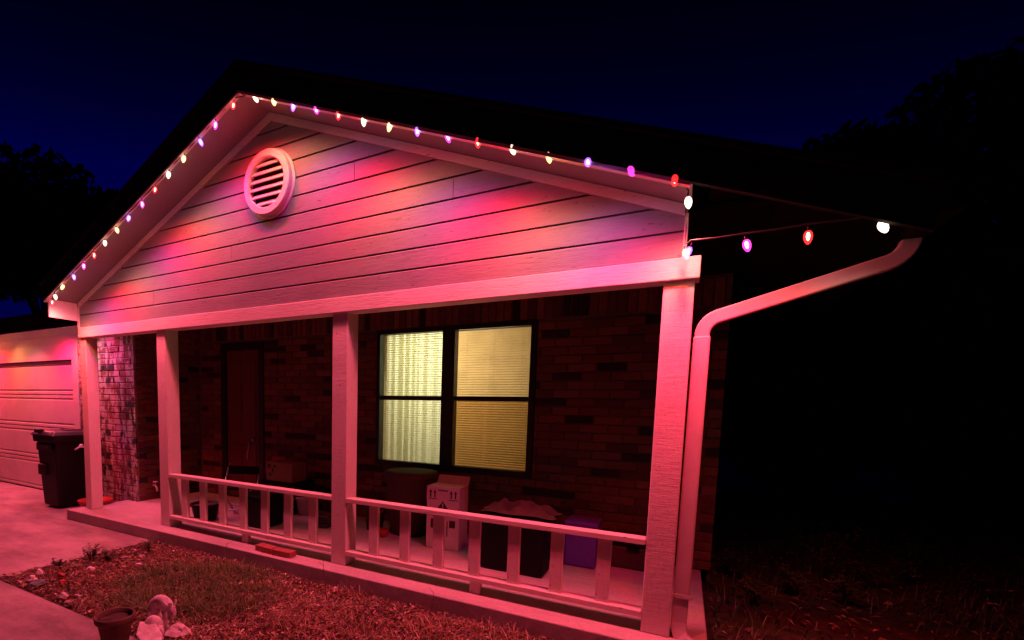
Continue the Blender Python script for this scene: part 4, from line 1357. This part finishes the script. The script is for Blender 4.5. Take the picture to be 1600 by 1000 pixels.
tree('tree', 4.6, 10.2, 7.9, 3.0, 5.0, 14000, 'large dark tree behind the right end of the roof', 53, 0.17)
tree('tree', 8.8, 9.0, 8.6, 3.2, 5.2, 12000, 'dark tree at the far right edge of the yard', 54, 0.17)
tree('tree', 3.0, 12.0, 7.9, 2.6, 4.8, 12000, 'smaller dark tree close behind the house on the right', 55, 0.17)
# bushes closing the side yard
def bush(x, y, r_, h, label, seed):
    rr = np.random.default_rng(seed)
    e_ = empty('bush', (x, y, G - 0.02), label=label, category='bush', group='dark bushes at the back of the side yard')
    n = 9000
    u = rr.normal(size=(n, 3)); u /= np.linalg.norm(u, axis=1)[:, None]
    P = u * (rr.uniform(0.3, 1.05, n) ** 0.5)[:, None] * np.array([r_, r_, h / 2]) + np.array([0, 0, h / 2])
    P *= (1 + 0.12 * np.sin(P[:, :1] * 5 + P[:, 2:] * 4))
    d1 = rr.normal(size=(n, 3)); d1 /= np.linalg.norm(d1, axis=1)[:, None]
    d2_ = np.cross(d1, rr.normal(size=(n, 3))); d2_ /= np.linalg.norm(d2_, axis=1)[:, None]
    s_ = 0.15 * rr.uniform(0.5, 1.3, n)[:, None]
    V = np.stack([P - d1 * s_, P + d2_ * s_ * 0.45, P + d1 * s_, P - d2_ * s_ * 0.45], 1)
    V[:, :, 2] = np.maximum(V[:, :, 2], 0.01)
    F = (np.arange(n) * 4)[:, None] + np.array([0, 1, 2, 3])
    me = bpy.data.meshes.new('foliage'); me.from_pydata(V.reshape(-1, 3).tolist(), [], F.tolist()); me.materials.append(M['tree_leaf'])
    o = bpy.data.objects.new('foliage', me); C.objects.link(o); o.parent = e_
    mb = MB()
    for k in range(5):
        a = k * 1.26
        mb.tube([(0.03 * math.cos(a), 0.03 * math.sin(a), 0), (r_ * 0.4 * math.cos(a), r_ * 0.4 * math.sin(a), h * 0.6)], 0.025, 5, 0.008)
    mb.build('stem', M['bark'], e_)
for i, (x, y, r_, h) in enumerate(((2.2, 9.2, 1.8, 4.6), (4.6, 9.0, 1.9, 4.8), (7.0, 8.4, 1.9, 4.8), (9.2, 7.4, 1.9, 4.7), (11.4, 6.0, 2.0, 4.6), (7.6, 12.5, 2.2, 6.0))):
    bush(x, y, r_, h, ('dark bush nearest the house wall at the back of the side yard', 'dark bush second from the house at the back of the side yard', 'dark bush midway along the back of the side yard', 'dark bush second from the right at the back of the side yard', 'dark bush furthest right in the side yard', 'tallest dark bush behind the row in the side yard')[i], 70 + i)
